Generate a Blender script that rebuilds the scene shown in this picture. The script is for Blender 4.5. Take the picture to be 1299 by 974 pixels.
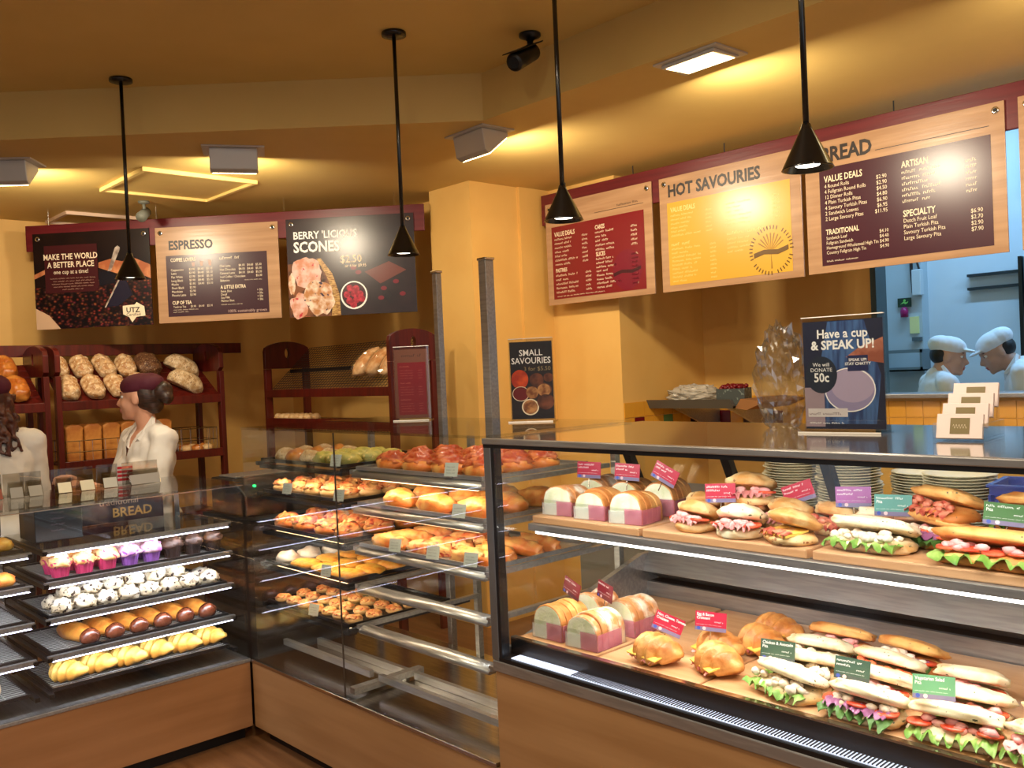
import bpy, bmesh, math, random
from mathutils import Vector, Matrix, noise

for o in list(bpy.data.objects):
    bpy.data.objects.remove(o)
sc = bpy.context.scene
col = sc.collection
rnd = random.Random(7)
RAD = math.radians

# ---------------------------------------------------------------- camera, world, exposure
# world axes: x runs along the savoury counter, y runs behind it (staff side), z up
CAM = Vector((3.742, -1.839, 1.58))
pitch = math.atan(17.4 / 1150.0)
roll = math.atan(0.0437)
eu = (math.sin(RAD(137)), math.cos(RAD(137)))
ev = (-math.cos(RAD(137)), math.sin(RAD(137)))


def toxy(v):
    return Vector((v.x * eu[0] + v.y * eu[1], v.x * ev[0] + v.y * ev[1], v.z))


fw = Vector((0, math.cos(pitch), -math.sin(pitch)))
up0 = Vector((0, math.sin(pitch), math.cos(pitch)))
rt0 = Vector((1, 0, 0))
rt = toxy(rt0 * math.cos(roll) - up0 * math.sin(roll))
up = toxy(rt0 * math.sin(roll) + up0 * math.cos(roll))
fw = toxy(fw)
cam = bpy.data.cameras.new('camera')
cam.sensor_width = 36
cam.lens = 1150.0 / 1299.0 * 36
cam.clip_start = 0.05
camo = bpy.data.objects.new('camera', cam)
col.objects.link(camo)
mw = Matrix.Identity(4)
for i in range(3):
    mw[i][0] = rt[i]
    mw[i][1] = up[i]
    mw[i][2] = -fw[i]
    mw[i][3] = CAM[i]
camo.matrix_world = mw
sc.camera = camo

world = bpy.data.worlds.new('world')
sc.world = world
world.use_nodes = True
bg = world.node_tree.nodes['Background']
bg.inputs[0].default_value = (0.75, 0.86, 1.0, 1)
bg.inputs[1].default_value = 1.3
sc.view_settings.view_transform = 'Standard'
sc.view_settings.look = 'None'
sc.view_settings.exposure = -0.4
sc.view_settings.gamma = 1.0
sc.view_settings.use_curve_mapping = False
sc.cycles.transparent_max_bounces = 32
sc.cycles.max_bounces = 10


# ---------------------------------------------------------------- materials
def lin(c):
    r = []
    for x in c[:3]:
        x = x / 255.0
        r.append(x / 12.92 if x <= 0.04045 else ((x + 0.055) / 1.055) ** 2.4)
    return (r[0], r[1], r[2], 1.0)


MATS = {}


def mat(name, rgb, rough=0.5, metal=0.0, rgb2=None, scale=20.0, stretch=(1, 1, 1), bump=0.0, bscale=None,
        lo=0.4, hi=0.6, spots=None, sscale=60.0, sth=0.62, emit=0.0, ergb=None, coat=0.0, trans=0.0, sss=0.0, alpha=1.0, detail=4.0):
    if name in MATS:
        return MATS[name]
    m = bpy.data.materials.new(name)
    m.use_nodes = True
    nt = m.node_tree
    b = nt.nodes['Principled BSDF']
    b.inputs['Base Color'].default_value = lin(rgb)
    b.inputs['Roughness'].default_value = rough
    b.inputs['Metallic'].default_value = metal
    if coat:
        b.inputs['Coat Weight'].default_value = coat
        b.inputs['Coat Roughness'].default_value = 0.1
    if trans:
        b.inputs['Transmission Weight'].default_value = trans
    if alpha < 1:
        b.inputs['Alpha'].default_value = alpha
    if emit:
        b.inputs['Emission Color'].default_value = lin(ergb or rgb)
        b.inputs['Emission Strength'].default_value = emit
    cur = None
    if rgb2 or spots or bump:
        tc = nt.nodes.new('ShaderNodeTexCoord')
        mp = nt.nodes.new('ShaderNodeMapping')
        mp.inputs['Scale'].default_value = stretch
        nt.links.new(tc.outputs['Object'], mp.inputs['Vector'])
    if rgb2:
        n = nt.nodes.new('ShaderNodeTexNoise')
        n.inputs['Scale'].default_value = scale
        n.inputs['Detail'].default_value = detail
        nt.links.new(mp.outputs[0], n.inputs['Vector'])
        r = nt.nodes.new('ShaderNodeValToRGB')
        r.color_ramp.elements[0].position = lo
        r.color_ramp.elements[0].color = lin(rgb)
        r.color_ramp.elements[1].position = hi
        r.color_ramp.elements[1].color = lin(rgb2)
        nt.links.new(n.outputs['Fac'], r.inputs['Fac'])
        cur = r.outputs['Color']
    if spots:
        n2 = nt.nodes.new('ShaderNodeTexNoise')
        n2.inputs['Scale'].default_value = sscale
        n2.inputs['Detail'].default_value = 2
        nt.links.new(mp.outputs[0], n2.inputs['Vector'])
        r2 = nt.nodes.new('ShaderNodeValToRGB')
        r2.color_ramp.elements[0].position = sth
        r2.color_ramp.elements[0].color = (0, 0, 0, 1)
        r2.color_ramp.elements[1].position = min(1, sth + 0.04)
        r2.color_ramp.elements[1].color = (1, 1, 1, 1)
        nt.links.new(n2.outputs['Fac'], r2.inputs['Fac'])
        mx = nt.nodes.new('ShaderNodeMix')
        mx.data_type = 'RGBA'
        if cur:
            nt.links.new(cur, mx.inputs[6])
        else:
            mx.inputs[6].default_value = lin(rgb)
        mx.inputs[7].default_value = lin(spots)
        nt.links.new(r2.outputs['Color'], mx.inputs[0])
        cur = mx.outputs[2]
    if cur:
        nt.links.new(cur, b.inputs['Base Color'])
    if bump:
        n3 = nt.nodes.new('ShaderNodeTexNoise')
        n3.inputs['Scale'].default_value = bscale or scale * 2
        n3.inputs['Detail'].default_value = 5
        nt.links.new(mp.outputs[0], n3.inputs['Vector'])
        bp = nt.nodes.new('ShaderNodeBump')
        bp.inputs['Strength'].default_value = bump
        bp.inputs['Distance'].default_value = 0.01
        nt.links.new(n3.outputs['Fac'], bp.inputs['Height'])
        nt.links.new(bp.outputs[0], b.inputs['Normal'])
    MATS[name] = m
    return m


def wood(name, a, b, rough=0.35, scale=6.0, axis=0, coat=0.0):
    st = [7.0, 7.0, 7.0]
    st[axis] = 0.5
    return mat(name, a, rough, 0, b, scale, tuple(st), 0.05, scale * 2, 0.35, 0.65, coat=coat)


def glassmat(name, tint=(0.97, 0.985, 0.98), refl=0.04, rough=0.0):
    if name in MATS:
        return MATS[name]
    m = bpy.data.materials.new(name)
    m.use_nodes = True
    nt = m.node_tree
    nt.nodes.clear()
    out = nt.nodes.new('ShaderNodeOutputMaterial')
    mix = nt.nodes.new('ShaderNodeMixShader')
    tr = nt.nodes.new('ShaderNodeBsdfTransparent')
    tr.inputs[0].default_value = (*tint, 1)
    gl = nt.nodes.new('ShaderNodeBsdfGlossy')
    gl.inputs['Roughness'].default_value = rough
    lw = nt.nodes.new('ShaderNodeLayerWeight')
    lw.inputs[0].default_value = 0.5
    pw = nt.nodes.new('ShaderNodeMath')
    pw.operation = 'POWER'
    pw.inputs[1].default_value = 5
    ma = nt.nodes.new('ShaderNodeMath')
    ma.operation = 'MULTIPLY_ADD'
    ma.inputs[1].default_value = 1 - refl
    ma.inputs[2].default_value = refl
    nt.links.new(lw.outputs['Facing'], pw.inputs[0])
    nt.links.new(pw.outputs[0], ma.inputs[0])
    nt.links.new(ma.outputs[0], mix.inputs[0])
    nt.links.new(tr.outputs[0], mix.inputs[1])
    nt.links.new(gl.outputs[0], mix.inputs[2])
    nt.links.new(mix.outputs[0], out.inputs[0])
    MATS[name] = m
    return m


def emat(name, rgb, strength):
    return mat(name, rgb, 0.5, emit=strength)


def beanmat():
    m = bpy.data.materials.new('coffee bean print')
    m.use_nodes = True
    nt = m.node_tree
    b = nt.nodes['Principled BSDF']
    b.inputs['Roughness'].default_value = 0.3
    tc = nt.nodes.new('ShaderNodeTexCoord')
    mp = nt.nodes.new('ShaderNodeMapping')
    mp.inputs['Scale'].default_value = (44, 1, 60)
    nt.links.new(tc.outputs['Object'], mp.inputs['Vector'])
    v = nt.nodes.new('ShaderNodeTexVoronoi')
    v.inputs['Scale'].default_value = 1
    nt.links.new(mp.outputs[0], v.inputs['Vector'])
    r = nt.nodes.new('ShaderNodeValToRGB')
    e = r.color_ramp.elements
    e[0].position = 0.05
    e[0].color = lin((160, 88, 62))
    e[1].position = 0.62
    e[1].color = lin((22, 10, 10))
    k = e.new(0.3)
    k.color = lin((92, 40, 32))
    nt.links.new(v.outputs['Distance'], r.inputs['Fac'])
    hs = nt.nodes.new('ShaderNodeMix')
    hs.data_type = 'RGBA'
    hs.blend_type = 'MULTIPLY'
    hs.inputs[0].default_value = 0.6
    nt.links.new(r.outputs[0], hs.inputs[6])
    nt.links.new(v.outputs['Color'], hs.inputs[7])
    nt.links.new(hs.outputs[2], b.inputs['Base Color'])
    return m


# ---------------------------------------------------------------- mesh helpers
class MB:
    def __init__(s):
        s.v = []
        s.f = []

    def add(s, vs, fs, M=None):
        n = len(s.v)
        for p in vs:
            p = Vector(p)
            s.v.append(M @ p if M else p)
        for f in fs:
            s.f.append(tuple(i + n for i in f))
        return s

    def box(s, x0, x1, y0, y1, z0, z1, M=None):
        vs = [(x0, y0, z0), (x1, y0, z0), (x1, y1, z0), (x0, y1, z0), (x0, y0, z1), (x1, y0, z1), (x1, y1, z1), (x0, y1, z1)]
        fs = [(0, 3, 2, 1), (4, 5, 6, 7), (0, 1, 5, 4), (1, 2, 6, 5), (2, 3, 7, 6), (3, 0, 4, 7)]
        return s.add(vs, fs, M)

    def prism(s, poly, a0, a1, axis='y', M=None):
        # poly in the plane of the other two axes: axis y -> (x,z); z -> (x,y); x -> (y,z)
        def p(q, a):
            if axis == 'y':
                return (q[0], a, q[1])
            if axis == 'z':
                return (q[0], q[1], a)
            return (a, q[0], q[1])
        n = len(poly)
        vs = [p(q, a0) for q in poly] + [p(q, a1) for q in poly]
        fs = [tuple(range(n)), tuple(range(2 * n - 1, n - 1, -1))]
        for i in range(n):
            j = (i + 1) % n
            fs.append((i, i + n, j + n, j))
        return s.add(vs, fs, M)

    def tube(s, pts, r, n=8, M=None):
        pts = [Vector(p) for p in pts]
        rs = r if isinstance(r, (list, tuple)) else [r] * len(pts)
        vs = []
        fs = []
        for i, p in enumerate(pts):
            d = (pts[min(i + 1, len(pts) - 1)] - pts[max(i - 1, 0)]).normalized()
            a = Vector((0, 0, 1)) if abs(d.z) < 0.9 else Vector((1, 0, 0))
            x = d.cross(a).normalized()
            y = d.cross(x)
            for k in range(n):
                t = 2 * math.pi * k / n
                vs.append(p + (x * math.cos(t) + y * math.sin(t)) * rs[i])
        for i in range(len(pts) - 1):
            for k in range(n):
                fs.append((i * n + k, i * n + (k + 1) % n, (i + 1) * n + (k + 1) % n, (i + 1) * n + k))
        fs.append(tuple(range(n - 1, -1, -1)))
        fs.append(tuple(range((len(pts) - 1) * n, len(pts) * n)))
        return s.add(vs, fs, M)

    def lathe(s, prof, n=20, M=None):
        vs = []
        fs = []
        for (r, z) in prof:
            for k in range(n):
                t = 2 * math.pi * k / n
                vs.append((r * math.cos(t), r * math.sin(t), z))
        for i in range(len(prof) - 1):
            for k in range(n):
                fs.append((i * n + k, i * n + (k + 1) % n, (i + 1) * n + (k + 1) % n, (i + 1) * n + k))
        fs.append(tuple(range(n - 1, -1, -1)))
        fs.append(tuple(range((len(prof) - 1) * n, len(prof) * n)))
        return s.add(vs, fs, M)

    def blob(s, rx, ry, rz, seed=0, amp=0.08, freq=2.0, floor=-0.55, seg=18, rings=11, M=None, fn=None, px=1.0, py=1.0):
        # lumpy ellipsoid resting on z = 0
        vs = []
        fs = []
        off = Vector((seed * 3.7, seed * 1.3, seed * 7.1))
        for i in range(rings + 1):
            th = math.pi * i / rings
            for k in range(seg):
                ph = 2 * math.pi * k / seg
                d = Vector((math.sin(th) * math.cos(ph), math.sin(th) * math.sin(ph), math.cos(th)))
                q = 1 + amp * (noise.noise(d * freq + off) + 0.5 * noise.noise(d * freq * 2.7 + off))
                z = d.z * q
                if z < floor:
                    z = floor + (z - floor) * 0.08
                p = Vector((math.copysign(abs(d.x) ** px, d.x) * q * rx, math.copysign(abs(d.y) ** py, d.y) * q * ry, (z - floor) * rz))
                if fn:
                    p = fn(p, d)
                vs.append(p)
        for i in range(rings):
            for k in range(seg):
                fs.append((i * seg + k, (i + 1) * seg + k, (i + 1) * seg + (k + 1) % seg, i * seg + (k + 1) % seg))
        return s.add(vs, fs, M)

    def mesh(s, name, m=None, smooth=False):
        me = bpy.data.meshes.new(name)
        me.from_pydata([tuple(v) for v in s.v], [], s.f)
        if m:
            me.materials.append(m)
        if smooth:
            me.polygons.foreach_set('use_smooth', [True] * len(me.polygons))
        me.update()
        return me

    def build(s, name, m, parent=None, smooth=False, bevel=0.0, loc=None, rot=None):
        o = bpy.data.objects.new(name, s.mesh(name, m, smooth))
        col.objects.link(o)
        if parent:
            o.parent = parent
        if loc:
            o.location = loc
        if rot:
            o.rotation_euler = rot
        if bevel:
            b = o.modifiers.new('bevel', 'BEVEL')
            b.width = bevel
            b.segments = 2
            b.limit_method = 'ANGLE'
        return o


def inst(me, name, parent=None, loc=(0, 0, 0), rot=(0, 0, 0), scale=None):
    o = bpy.data.objects.new(name, me)
    col.objects.link(o)
    if parent:
        o.parent = parent
    o.location = loc
    o.rotation_euler = rot
    if scale:
        o.scale = scale
    return o


def tag(o, label, cat, group=None):
    o['label'] = label
    o['category'] = cat
    if group:
        o['group'] = group
    return o


def thing(name, label, cat, loc=(0, 0, 0), rotz=0.0, group=None, rot=None):
    o = bpy.data.objects.new(name, None)
    o.empty_display_size = 0.05
    col.objects.link(o)
    o.location = loc
    o.rotation_euler = rot if rot else (0, 0, rotz)
    return tag(o, label, cat, group)


def struct(o):
    o['kind'] = 'structure'
    return o


def dup(root, loc, rot, label, scale=None):
    r = root.copy()
    col.objects.link(r)
    r.location = loc
    r.rotation_euler = rot
    if scale:
        r.scale = (scale,) * 3
    r['label'] = label
    for ch in root.children:
        c = ch.copy()
        col.objects.link(c)
        c.parent = r
        for g in ch.children:
            d = g.copy()
            col.objects.link(d)
            d.parent = c
    return r


ORD = ['first', 'second', 'third', 'fourth', 'fifth', 'sixth', 'seventh', 'eighth', 'ninth', 'tenth', 'eleventh', 'twelfth',
       'thirteenth', 'fourteenth', 'fifteenth', 'sixteenth', 'seventeenth', 'eighteenth', 'nineteenth', 'twentieth']


def textmesh(body, size, align='LEFT', bold=0.0, spacing=1.0, sx=1.0, shear=0.0):
    cu = bpy.data.curves.new('lettering', 'FONT')
    cu.body = body
    cu.size = size
    cu.align_x = align
    cu.offset = bold * size
    cu.space_line = spacing
    cu.shear = shear
    cu.resolution_u = 2
    o = bpy.data.objects.new('lettering', cu)
    col.objects.link(o)
    me = bpy.data.meshes.new_from_object(o)
    vs = [(v.co.x * sx, v.co.y) for v in me.vertices]
    fs = [tuple(p.vertices) for p in me.polygons]
    bpy.data.objects.remove(o)
    bpy.data.curves.remove(cu)
    bpy.data.meshes.remove(me)
    return vs, fs


class Print:
    """flat print on an upright face: x to the right, z up, facing -y"""

    def __init__(s, y=-0.002):
        s.m = {}
        s.y = y

    def g(s, m):
        if m.name not in s.m:
            s.m[m.name] = (MB(), m)
        return s.m[m.name][0]

    def text(s, body, x, z, size, m, align='LEFT', bold=0.01, spacing=1.0, sx=1.0, lift=0.0, shear=0.0):
        vs, fs = textmesh(body, size, align, bold, spacing, sx, shear)
        s.g(m).add([(x + a, s.y - lift, z + b) for a, b in vs], fs)

    def poly(s, pts, m, lift=0.0):
        s.g(m).add([(a, s.y - lift, b) for a, b in pts], [tuple(range(len(pts)))])

    def rect(s, x0, x1, z0, z1, m, lift=0.0):
        s.poly([(x0, z0), (x1, z0), (x1, z1), (x0, z1)], m, lift)

    def disc(s, x, z, rx, rz, m, lift=0.0, n=28, wob=0.0, seed=0):
        pts = []
        for k in range(n):
            t = 2 * math.pi * k / n
            q = 1 + wob * noise.noise(Vector((math.cos(t) * 2 + seed * 5.1, math.sin(t) * 2, seed)))
            pts.append((x + rx * q * math.cos(t), z + rz * q * math.sin(t)))
        s.poly(pts, m, lift)

    def ring(s, x, z, rx, rz, wdt, m, lift=0.0, n=32, t0=0.0, t1=2 * math.pi):
        vs = []
        fs = []
        for k in range(n + 1):
            t = t0 + (t1 - t0) * k / n
            vs.append((x + rx * math.cos(t), s.y - lift, z + rz * math.sin(t)))
            vs.append((x + (rx - wdt) * math.cos(t), s.y - lift, z + (rz - wdt) * math.sin(t)))
        for k in range(n):
            fs.append((2 * k, 2 * k + 2, 2 * k + 3, 2 * k + 1))
        s.g(m).add(vs, fs)

    def greek(s, x, z, width, h, m, seed=0, lift=0.0):
        # a line too small to read in the photograph: strokes of word length
        r = random.Random(seed)
        q = x
        while q < x + width:
            wl = min(r.uniform(2.0, 5.5) * h, x + width - q)
            a = q
            while a < q + wl - h * 0.2:
                tall = r.random()
                hh = h * (0.62 if tall > 0.7 else 0.44)
                s.rect(a, a + h * 0.13, z, z + hh, m, lift)
                s.rect(a + h * 0.13, a + h * 0.32, z + (0 if tall < 0.35 else hh - h * 0.12), z + (h * 0.12 if tall < 0.35 else hh), m, lift)
                a += h * 0.42
            q += wl + h * 0.6

    def build(s, parent, name='lettering'):
        for k, (mb, m) in s.m.items():
            o = mb.build(name, m, parent)
            o['kind'] = 'stuff'


# shared materials
m_wall = mat('yellow wall paint', (232, 186, 104), 0.55, rgb2=(228, 180, 98), scale=3, bump=0.03, bscale=150)
m_ceil = mat('yellow ceiling paint', (222, 190, 112), 0.6, rgb2=(217, 185, 107), scale=2)
m_red = wood('red stained rail wood', (104, 26, 32), (88, 18, 26), 0.35, 5, 0)
m_rack = wood('dark red stained rack wood', (96, 26, 18), (70, 16, 12), 0.3, 5, 2)
m_lam = wood('warm wood laminate', (170, 130, 88), (152, 112, 72), 0.28, 2.2, 0)
m_lamL = wood('warm wood laminate along side counter', (164, 116, 76), (148, 102, 64), 0.28, 2.2, 1)
m_board = wood('pale wood board print', (184, 146, 110), (166, 128, 94), 0.27, 4, 0)
m_cut = wood('oak serving board', (214, 168, 124), (194, 144, 98), 0.4, 3.5, 0)
m_steel = mat('brushed stainless steel', (176, 176, 176), 0.32, 0.75, rgb2=(160, 160, 160), scale=8, stretch=(1, 12, 12))
m_deck = mat('dull steel case floor', (196, 192, 184), 0.2, 1.0, rgb2=(176, 172, 166), scale=8, stretch=(1, 12, 12))
m_steel2 = mat('polished steel tube', (200, 196, 190), 0.18, 1.0)
m_dsteel = mat('dark tray metal', (62, 60, 62), 0.4, 0.9)
m_black = mat('black plastic trim', (16, 16, 18), 0.35)
m_blackm = mat('black enamel lamp metal', (14, 13, 13), 0.25, coat=0.3)
m_white = mat('white enamel', (222, 220, 214), 0.4)
m_glass = glassmat('clear case glass')
m_acr = glassmat('clear acrylic', (0.95, 0.96, 0.96), 0.06)
m_film = glassmat('clear food film', (0.96, 0.97, 0.97), 0.07, 0.12)
m_topg = mat('smoked glass counter top', (110, 96, 80), 0.08, 0.0, coat=1.0)
m_led = emat('cool led strip', (226, 224, 255), 12.0)
m_ledR = emat('white led strip', (255, 250, 244), 10.0)
m_ledM = emat('warm led strip', (255, 206, 150), 9.0)
m_ink = mat('black print', (34, 26, 24), 0.4)
m_cream = mat('cream print', (236, 220, 190), 0.4)
m_wprint = mat('white print', (246, 244, 240), 0.4)
# ---------------------------------------------------------------- large lights
ZL, ZU = 2.75, 2.97


def area(name, loc, target, sx, sy, power, color, parent=None, spread=None):
    l = bpy.data.lights.new(name, 'AREA')
    l.shape = 'RECTANGLE'
    l.size = sx
    l.size_y = sy
    l.energy = power
    l.color = color
    if spread:
        l.spread = RAD(spread)
    o = bpy.data.objects.new(name, l)
    col.objects.link(o)
    d = Vector(target) - Vector(loc)
    o.rotation_euler = d.to_track_quat('-Z', 'Y').to_euler()
    o.location = loc
    return o


WARM = (1.0, 0.84, 0.62)

# ---------------------------------------------------------------- structure
m_floor = wood('brown vinyl plank floor', (132, 92, 58), (108, 72, 44), 0.3, 3, 0)
struct(MB().box(-6, 8, -7, 7, -0.1, 0).build('floor', m_floor))
edge = [(-4.2, -4.25), (0.58, 1.0), (8, 1.0), (8, 3.46), (-4.2, 3.46)]
struct(MB().prism(edge, ZL, 3.1, 'z').build('ceiling', m_ceil))
struct(MB().prism([(-4.2, -7), (8, -7), (8, 1.0), (0.58, 1.0), (-4.2, -4.25)], ZU, 3.1, 'z').build('ceiling_upper', m_ceil))
struct(MB().box(-3.25, -3.07, -7, 2.0, 0, ZL).build('wall_left', m_wall))
struct(MB().box(-3.25, -0.6, 2.0, 2.15, 0, ZL).build('wall_back', m_wall))
struct(MB().box(-0.865, -0.468, 1.8, 2.6, 0, ZL).build('wall_pillar', m_wall))
struct(MB().box(-0.6, 0.118, 2.47, 3.46, 0, ZL).build('wall_corner', m_wall))
struct(MB().box(-0.468, -0.445, 2.2, 2.47, 0, ZL).build('trim_1', m_wall))
wr = struct(MB().box(0.118, 1.288, 3.34, 3.46, 0, ZL).build('wall_recess', m_wall))
ws = struct(MB().box(1.288, 5.2, 3.34, 3.46, 0, 1.325).build('wall_sill', m_wall))
struct(MB().box(5.2, 5.35, 0.0, 3.46, 0, ZL).build('wall_right', m_wall))
# unseen shop front added behind the customer; openings shaped for case reflections and fill light
m_pier = mat('grey unseen front wall', (120, 112, 104), 0.5)
fwall = MB().box(-3.25, -0.42, -5.7, -5.5, 0, ZU).box(-0.42, 0.22, -5.7, -5.5, 2.3, ZU).box(0.22, 1.7, -5.7, -5.5, 0, ZU)
fwall.box(1.7, 3.8, -5.7, -5.5, 0, ZU).box(3.8, 5.6, -5.7, -5.5, 0, 0.4).box(3.8, 5.6, -5.7, -5.5, 2.7, ZU).box(5.6, 8, -5.7, -5.5, 0, ZU)
struct(fwall.build('wall_front_unseen', m_pier))

# wall tiles below the picture rail of the recess: each its own piece
t_y = mat('glossy yellow tile', (226, 164, 56), 0.2)
tcol = [mat('maroon tile', (110, 22, 34), 0.2), mat('green tile', (104, 148, 92), 0.2), mat('dark purple tile', (44, 20, 40), 0.2)]
ts = 0.097
tm = {}
for mm in [t_y] + tcol:
    b = MB().box(0, ts - 0.004, -0.006, 0, 0, ts - 0.004)
    tm[mm.name] = b.mesh('tile', mm)
acc = {2: tcol[2], 4: tcol[0], 13: tcol[0], 17: tcol[2]}
for r in range(3):
    for c in range(12):
        mm = t_y
        if r == 1 and c in (1, 3, 5, 9):
            mm = {1: tcol[0], 3: tcol[2], 5: tcol[0], 9: tcol[2]}[c]
        inst(tm[mm.name], 'tile', wr, (0.12 + c * ts, 3.34, 1.06 + r * ts))
    for c in range(20):
        mm = t_y
        if r == 1 and c in (4, 9, 14):
            mm = tcol[0]
        if r < 2 or True:
            inst(tm[mm.name], 'tile', ws, (1.292 + c * ts, 3.34, 1.02 + r * ts))
wc = bpy.data.objects['wall_corner']
for r in range(3):
    for c in range(9):
        mm = t_y
        if r == 1 and c in (1, 4, 7):
            mm = {1: tcol[0], 4: tcol[1], 7: tcol[2]}[c]
        inst(tm[mm.name], 'tile', wc, (0.118, 2.475 + c * ts, 1.06 + r * ts), (0, 0, RAD(90)))

# kitchen beyond the servery opening
m_kw = mat('white coolroom panel', (206, 216, 222), 0.45, rgb2=(198, 210, 218), scale=2)
struct(MB().box(0.2, 5.2, 5.4, 5.5, 0, 3.5).build('wall_kitchen', m_kw))
struct(MB().box(0.2, 0.79, 5.28, 5.4, 0, 3.5).build('wall_kitchen_side', mat('pale grey kitchen panel', (176, 190, 196), 0.5)))
struct(MB().box(0.1, 0.2, 3.46, 5.5, 0, 3.5).build('wall_kitchen_left', m_kw))
struct(MB().box(5.2, 5.3, 3.46, 5.5, 0, 3.5).build('wall_kitchen_right', m_kw))
struct(MB().box(0.1, 5.3, 3.46, 5.5, 3.5, 3.6).build('ceiling_kitchen', m_kw))
struct(MB().box(1.302, 1.335, 3.335, 3.47, 1.325, ZL).build('trim_2', mat('teal opening frame', (70, 96, 100), 0.5)))
struct(MB().box(1.288, 1.302, 3.338, 3.46, 1.325, ZL).build('trim_3', m_wall))
sl = tag(MB().box(1.337, 5.19, 3.25, 3.50, 1.325, 1.35).build('servery_ledge', m_steel, bevel=0.004), 'stainless steel ledge along the bottom of the kitchen opening', 'ledge')
# kitchen fluorescent lights
for i, (x, y) in enumerate([(1.4, 4.6), (2.9, 4.6)]):
    t = thing('fluorescent_light', 'long white fluorescent light on the kitchen ceiling, %s' % ['left one', 'right one'][i], 'light', (x, y, 3.5), 0, 'kitchen lights')
    MB().box(-0.6, 0.6, -0.07, 0.07, -0.06, -0.001).build('housing', m_white, t)
    MB().box(-0.58, 0.58, -0.055, 0.055, -0.068, -0.0605).build('diffuser', emat('cool tube light', (190, 222, 255), 6.0), t)
    area('kitchen lamp', (x, y, 3.42), (x, y, 0), 1.15, 0.1, 40, (0.30, 0.63, 1.0))
# window high on the kitchen wall
w = struct(MB().box(1.52, 2.9, 5.385, 5.399, 2.72, 3.3).build('window_1', emat('bright daylight pane', (205, 230, 255), 1.6)))
fr = MB()
for x in (1.5, 1.62, 1.95, 2.4, 2.88):
    fr.box(x, x + 0.03, 5.36, 5.384, 2.7, 3.32)
fr.box(1.5, 2.91, 5.36, 5.384, 2.69, 2.72).box(1.5, 2.91, 5.36, 5.384, 3.3, 3.33).box(1.5, 2.91, 5.36, 5.384, 3.0, 3.02)
fr.build('window_frame', mat('grey window frame', (96, 120, 136), 0.5), w)

# kitchen fittings
t = thing('cable_box', 'white switch box with hanging black cables on the kitchen wall', 'switch box', (0.71, 5.28, 2.02))
MB().box(0.03, 0.10, -0.06, 0, 0.0, 0.20).build('box', mat('pale switch box', (190, 200, 204), 0.5), t, bevel=0.006)
MB().tube([(0.02, -0.03, 0.6), (0.02, -0.03, 0.2), (0.03, -0.03, 0.02)], 0.012, 6).tube([(-0.25, -0.03, 0.46), (-0.1, -0.03, 0.34), (0.05, -0.03, 0.32), (0.08, -0.03, 0.2)], 0.009, 6).build('cable', m_black, t)
t = thing('exit_sign', 'small green running-man exit sign on the kitchen wall', 'sign', (0.61, 5.28, 1.94))
MB().box(0, 0.10, -0.02, 0, 0, 0.07).build('plate', mat('dark green sign', (24, 52, 30), 0.4), t)
p = Print(-0.022)
p.disc(0.055, 0.05, 0.01, 0.01, mat('sign green', (120, 200, 90), 0.4))
p.poly([(0.02, 0.02), (0.045, 0.042), (0.07, 0.035), (0.085, 0.045), (0.08, 0.03), (0.06, 0.02), (0.05, 0.03)], mat('sign green', (120, 200, 90), 0.4))
p.build(t, 'pictogram')
t = thing('alarm_unit', 'small wall alarm with magenta lamp above a yellow notice', 'alarm', (0.665, 5.28, 1.76))
MB().lathe([(0.028, 0), (0.03, 0.05), (0.018, 0.075), (0.002, 0.08)], 14).build('lamp', mat('magenta plastic', (150, 20, 90), 0.3), t, True, loc=(0.0, -0.032, 0.1))
MB().box(0.03, 0.10, -0.012, 0, -0.03, 0.10).build('notice', mat('yellow notice', (220, 220, 150), 0.5), t)
MB().box(0.05, 0.12, -0.03, 0, -0.09, -0.06).build('outlet', mat('grey outlet', (80, 92, 96), 0.5), t)
t = thing('wall_rack', 'empty grey metal wall rack on the kitchen panel', 'rack', (0.5, 5.28, 1.44))
g = mat('grey rack metal', (120, 134, 140), 0.4, 0.6)
MB().box(0, 0.34, -0.16, -0.145, 0.14, 0.165).box(0, 0.34, -0.16, 0, 0, 0.012).box(0, 0.34, -0.16, -0.145, 0, 0.03).build('shelf', g, t)
MB().box(0.325, 0.34, -0.16, 0, 0, 0.165).build('bracket', g, t)
MB().box(0.0, 0.015, -0.16, 0, 0, 0.165).build('bracket', g, t)
t = thing('sliding_door_track', 'dark sliding door track with rollers on the coolroom wall', 'door track', (1.1, 5.4, 2.0))
dk = mat('dark track metal', (50, 58, 64), 0.4, 0.5)
MB().box(0, 2.2, -0.05, -0.001, 0.13, 0.15).build('upper_rail', dk, t)
MB().box(0, 0.9, -0.05, -0.001, 0.03, 0.05).build('lower_rail', dk, t)
MB().box(0.40, 0.52, -0.09, -0.001, -0.12, 0.24).build('roller_bracket', mat('grey bracket', (130, 144, 150), 0.4, 0.5), t, bevel=0.01)
MB().box(0.37, 0.395, -0.10, -0.05, -0.75, 0.24).build('post', m_black, t)

# ---------------------------------------------------------------- ceiling lights
m_lamp = emat('lit lamp panel', (255, 226, 168), 14.0)
m_grey = mat('grey lamp housing', (200, 196, 188), 0.45, 0.2)


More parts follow.
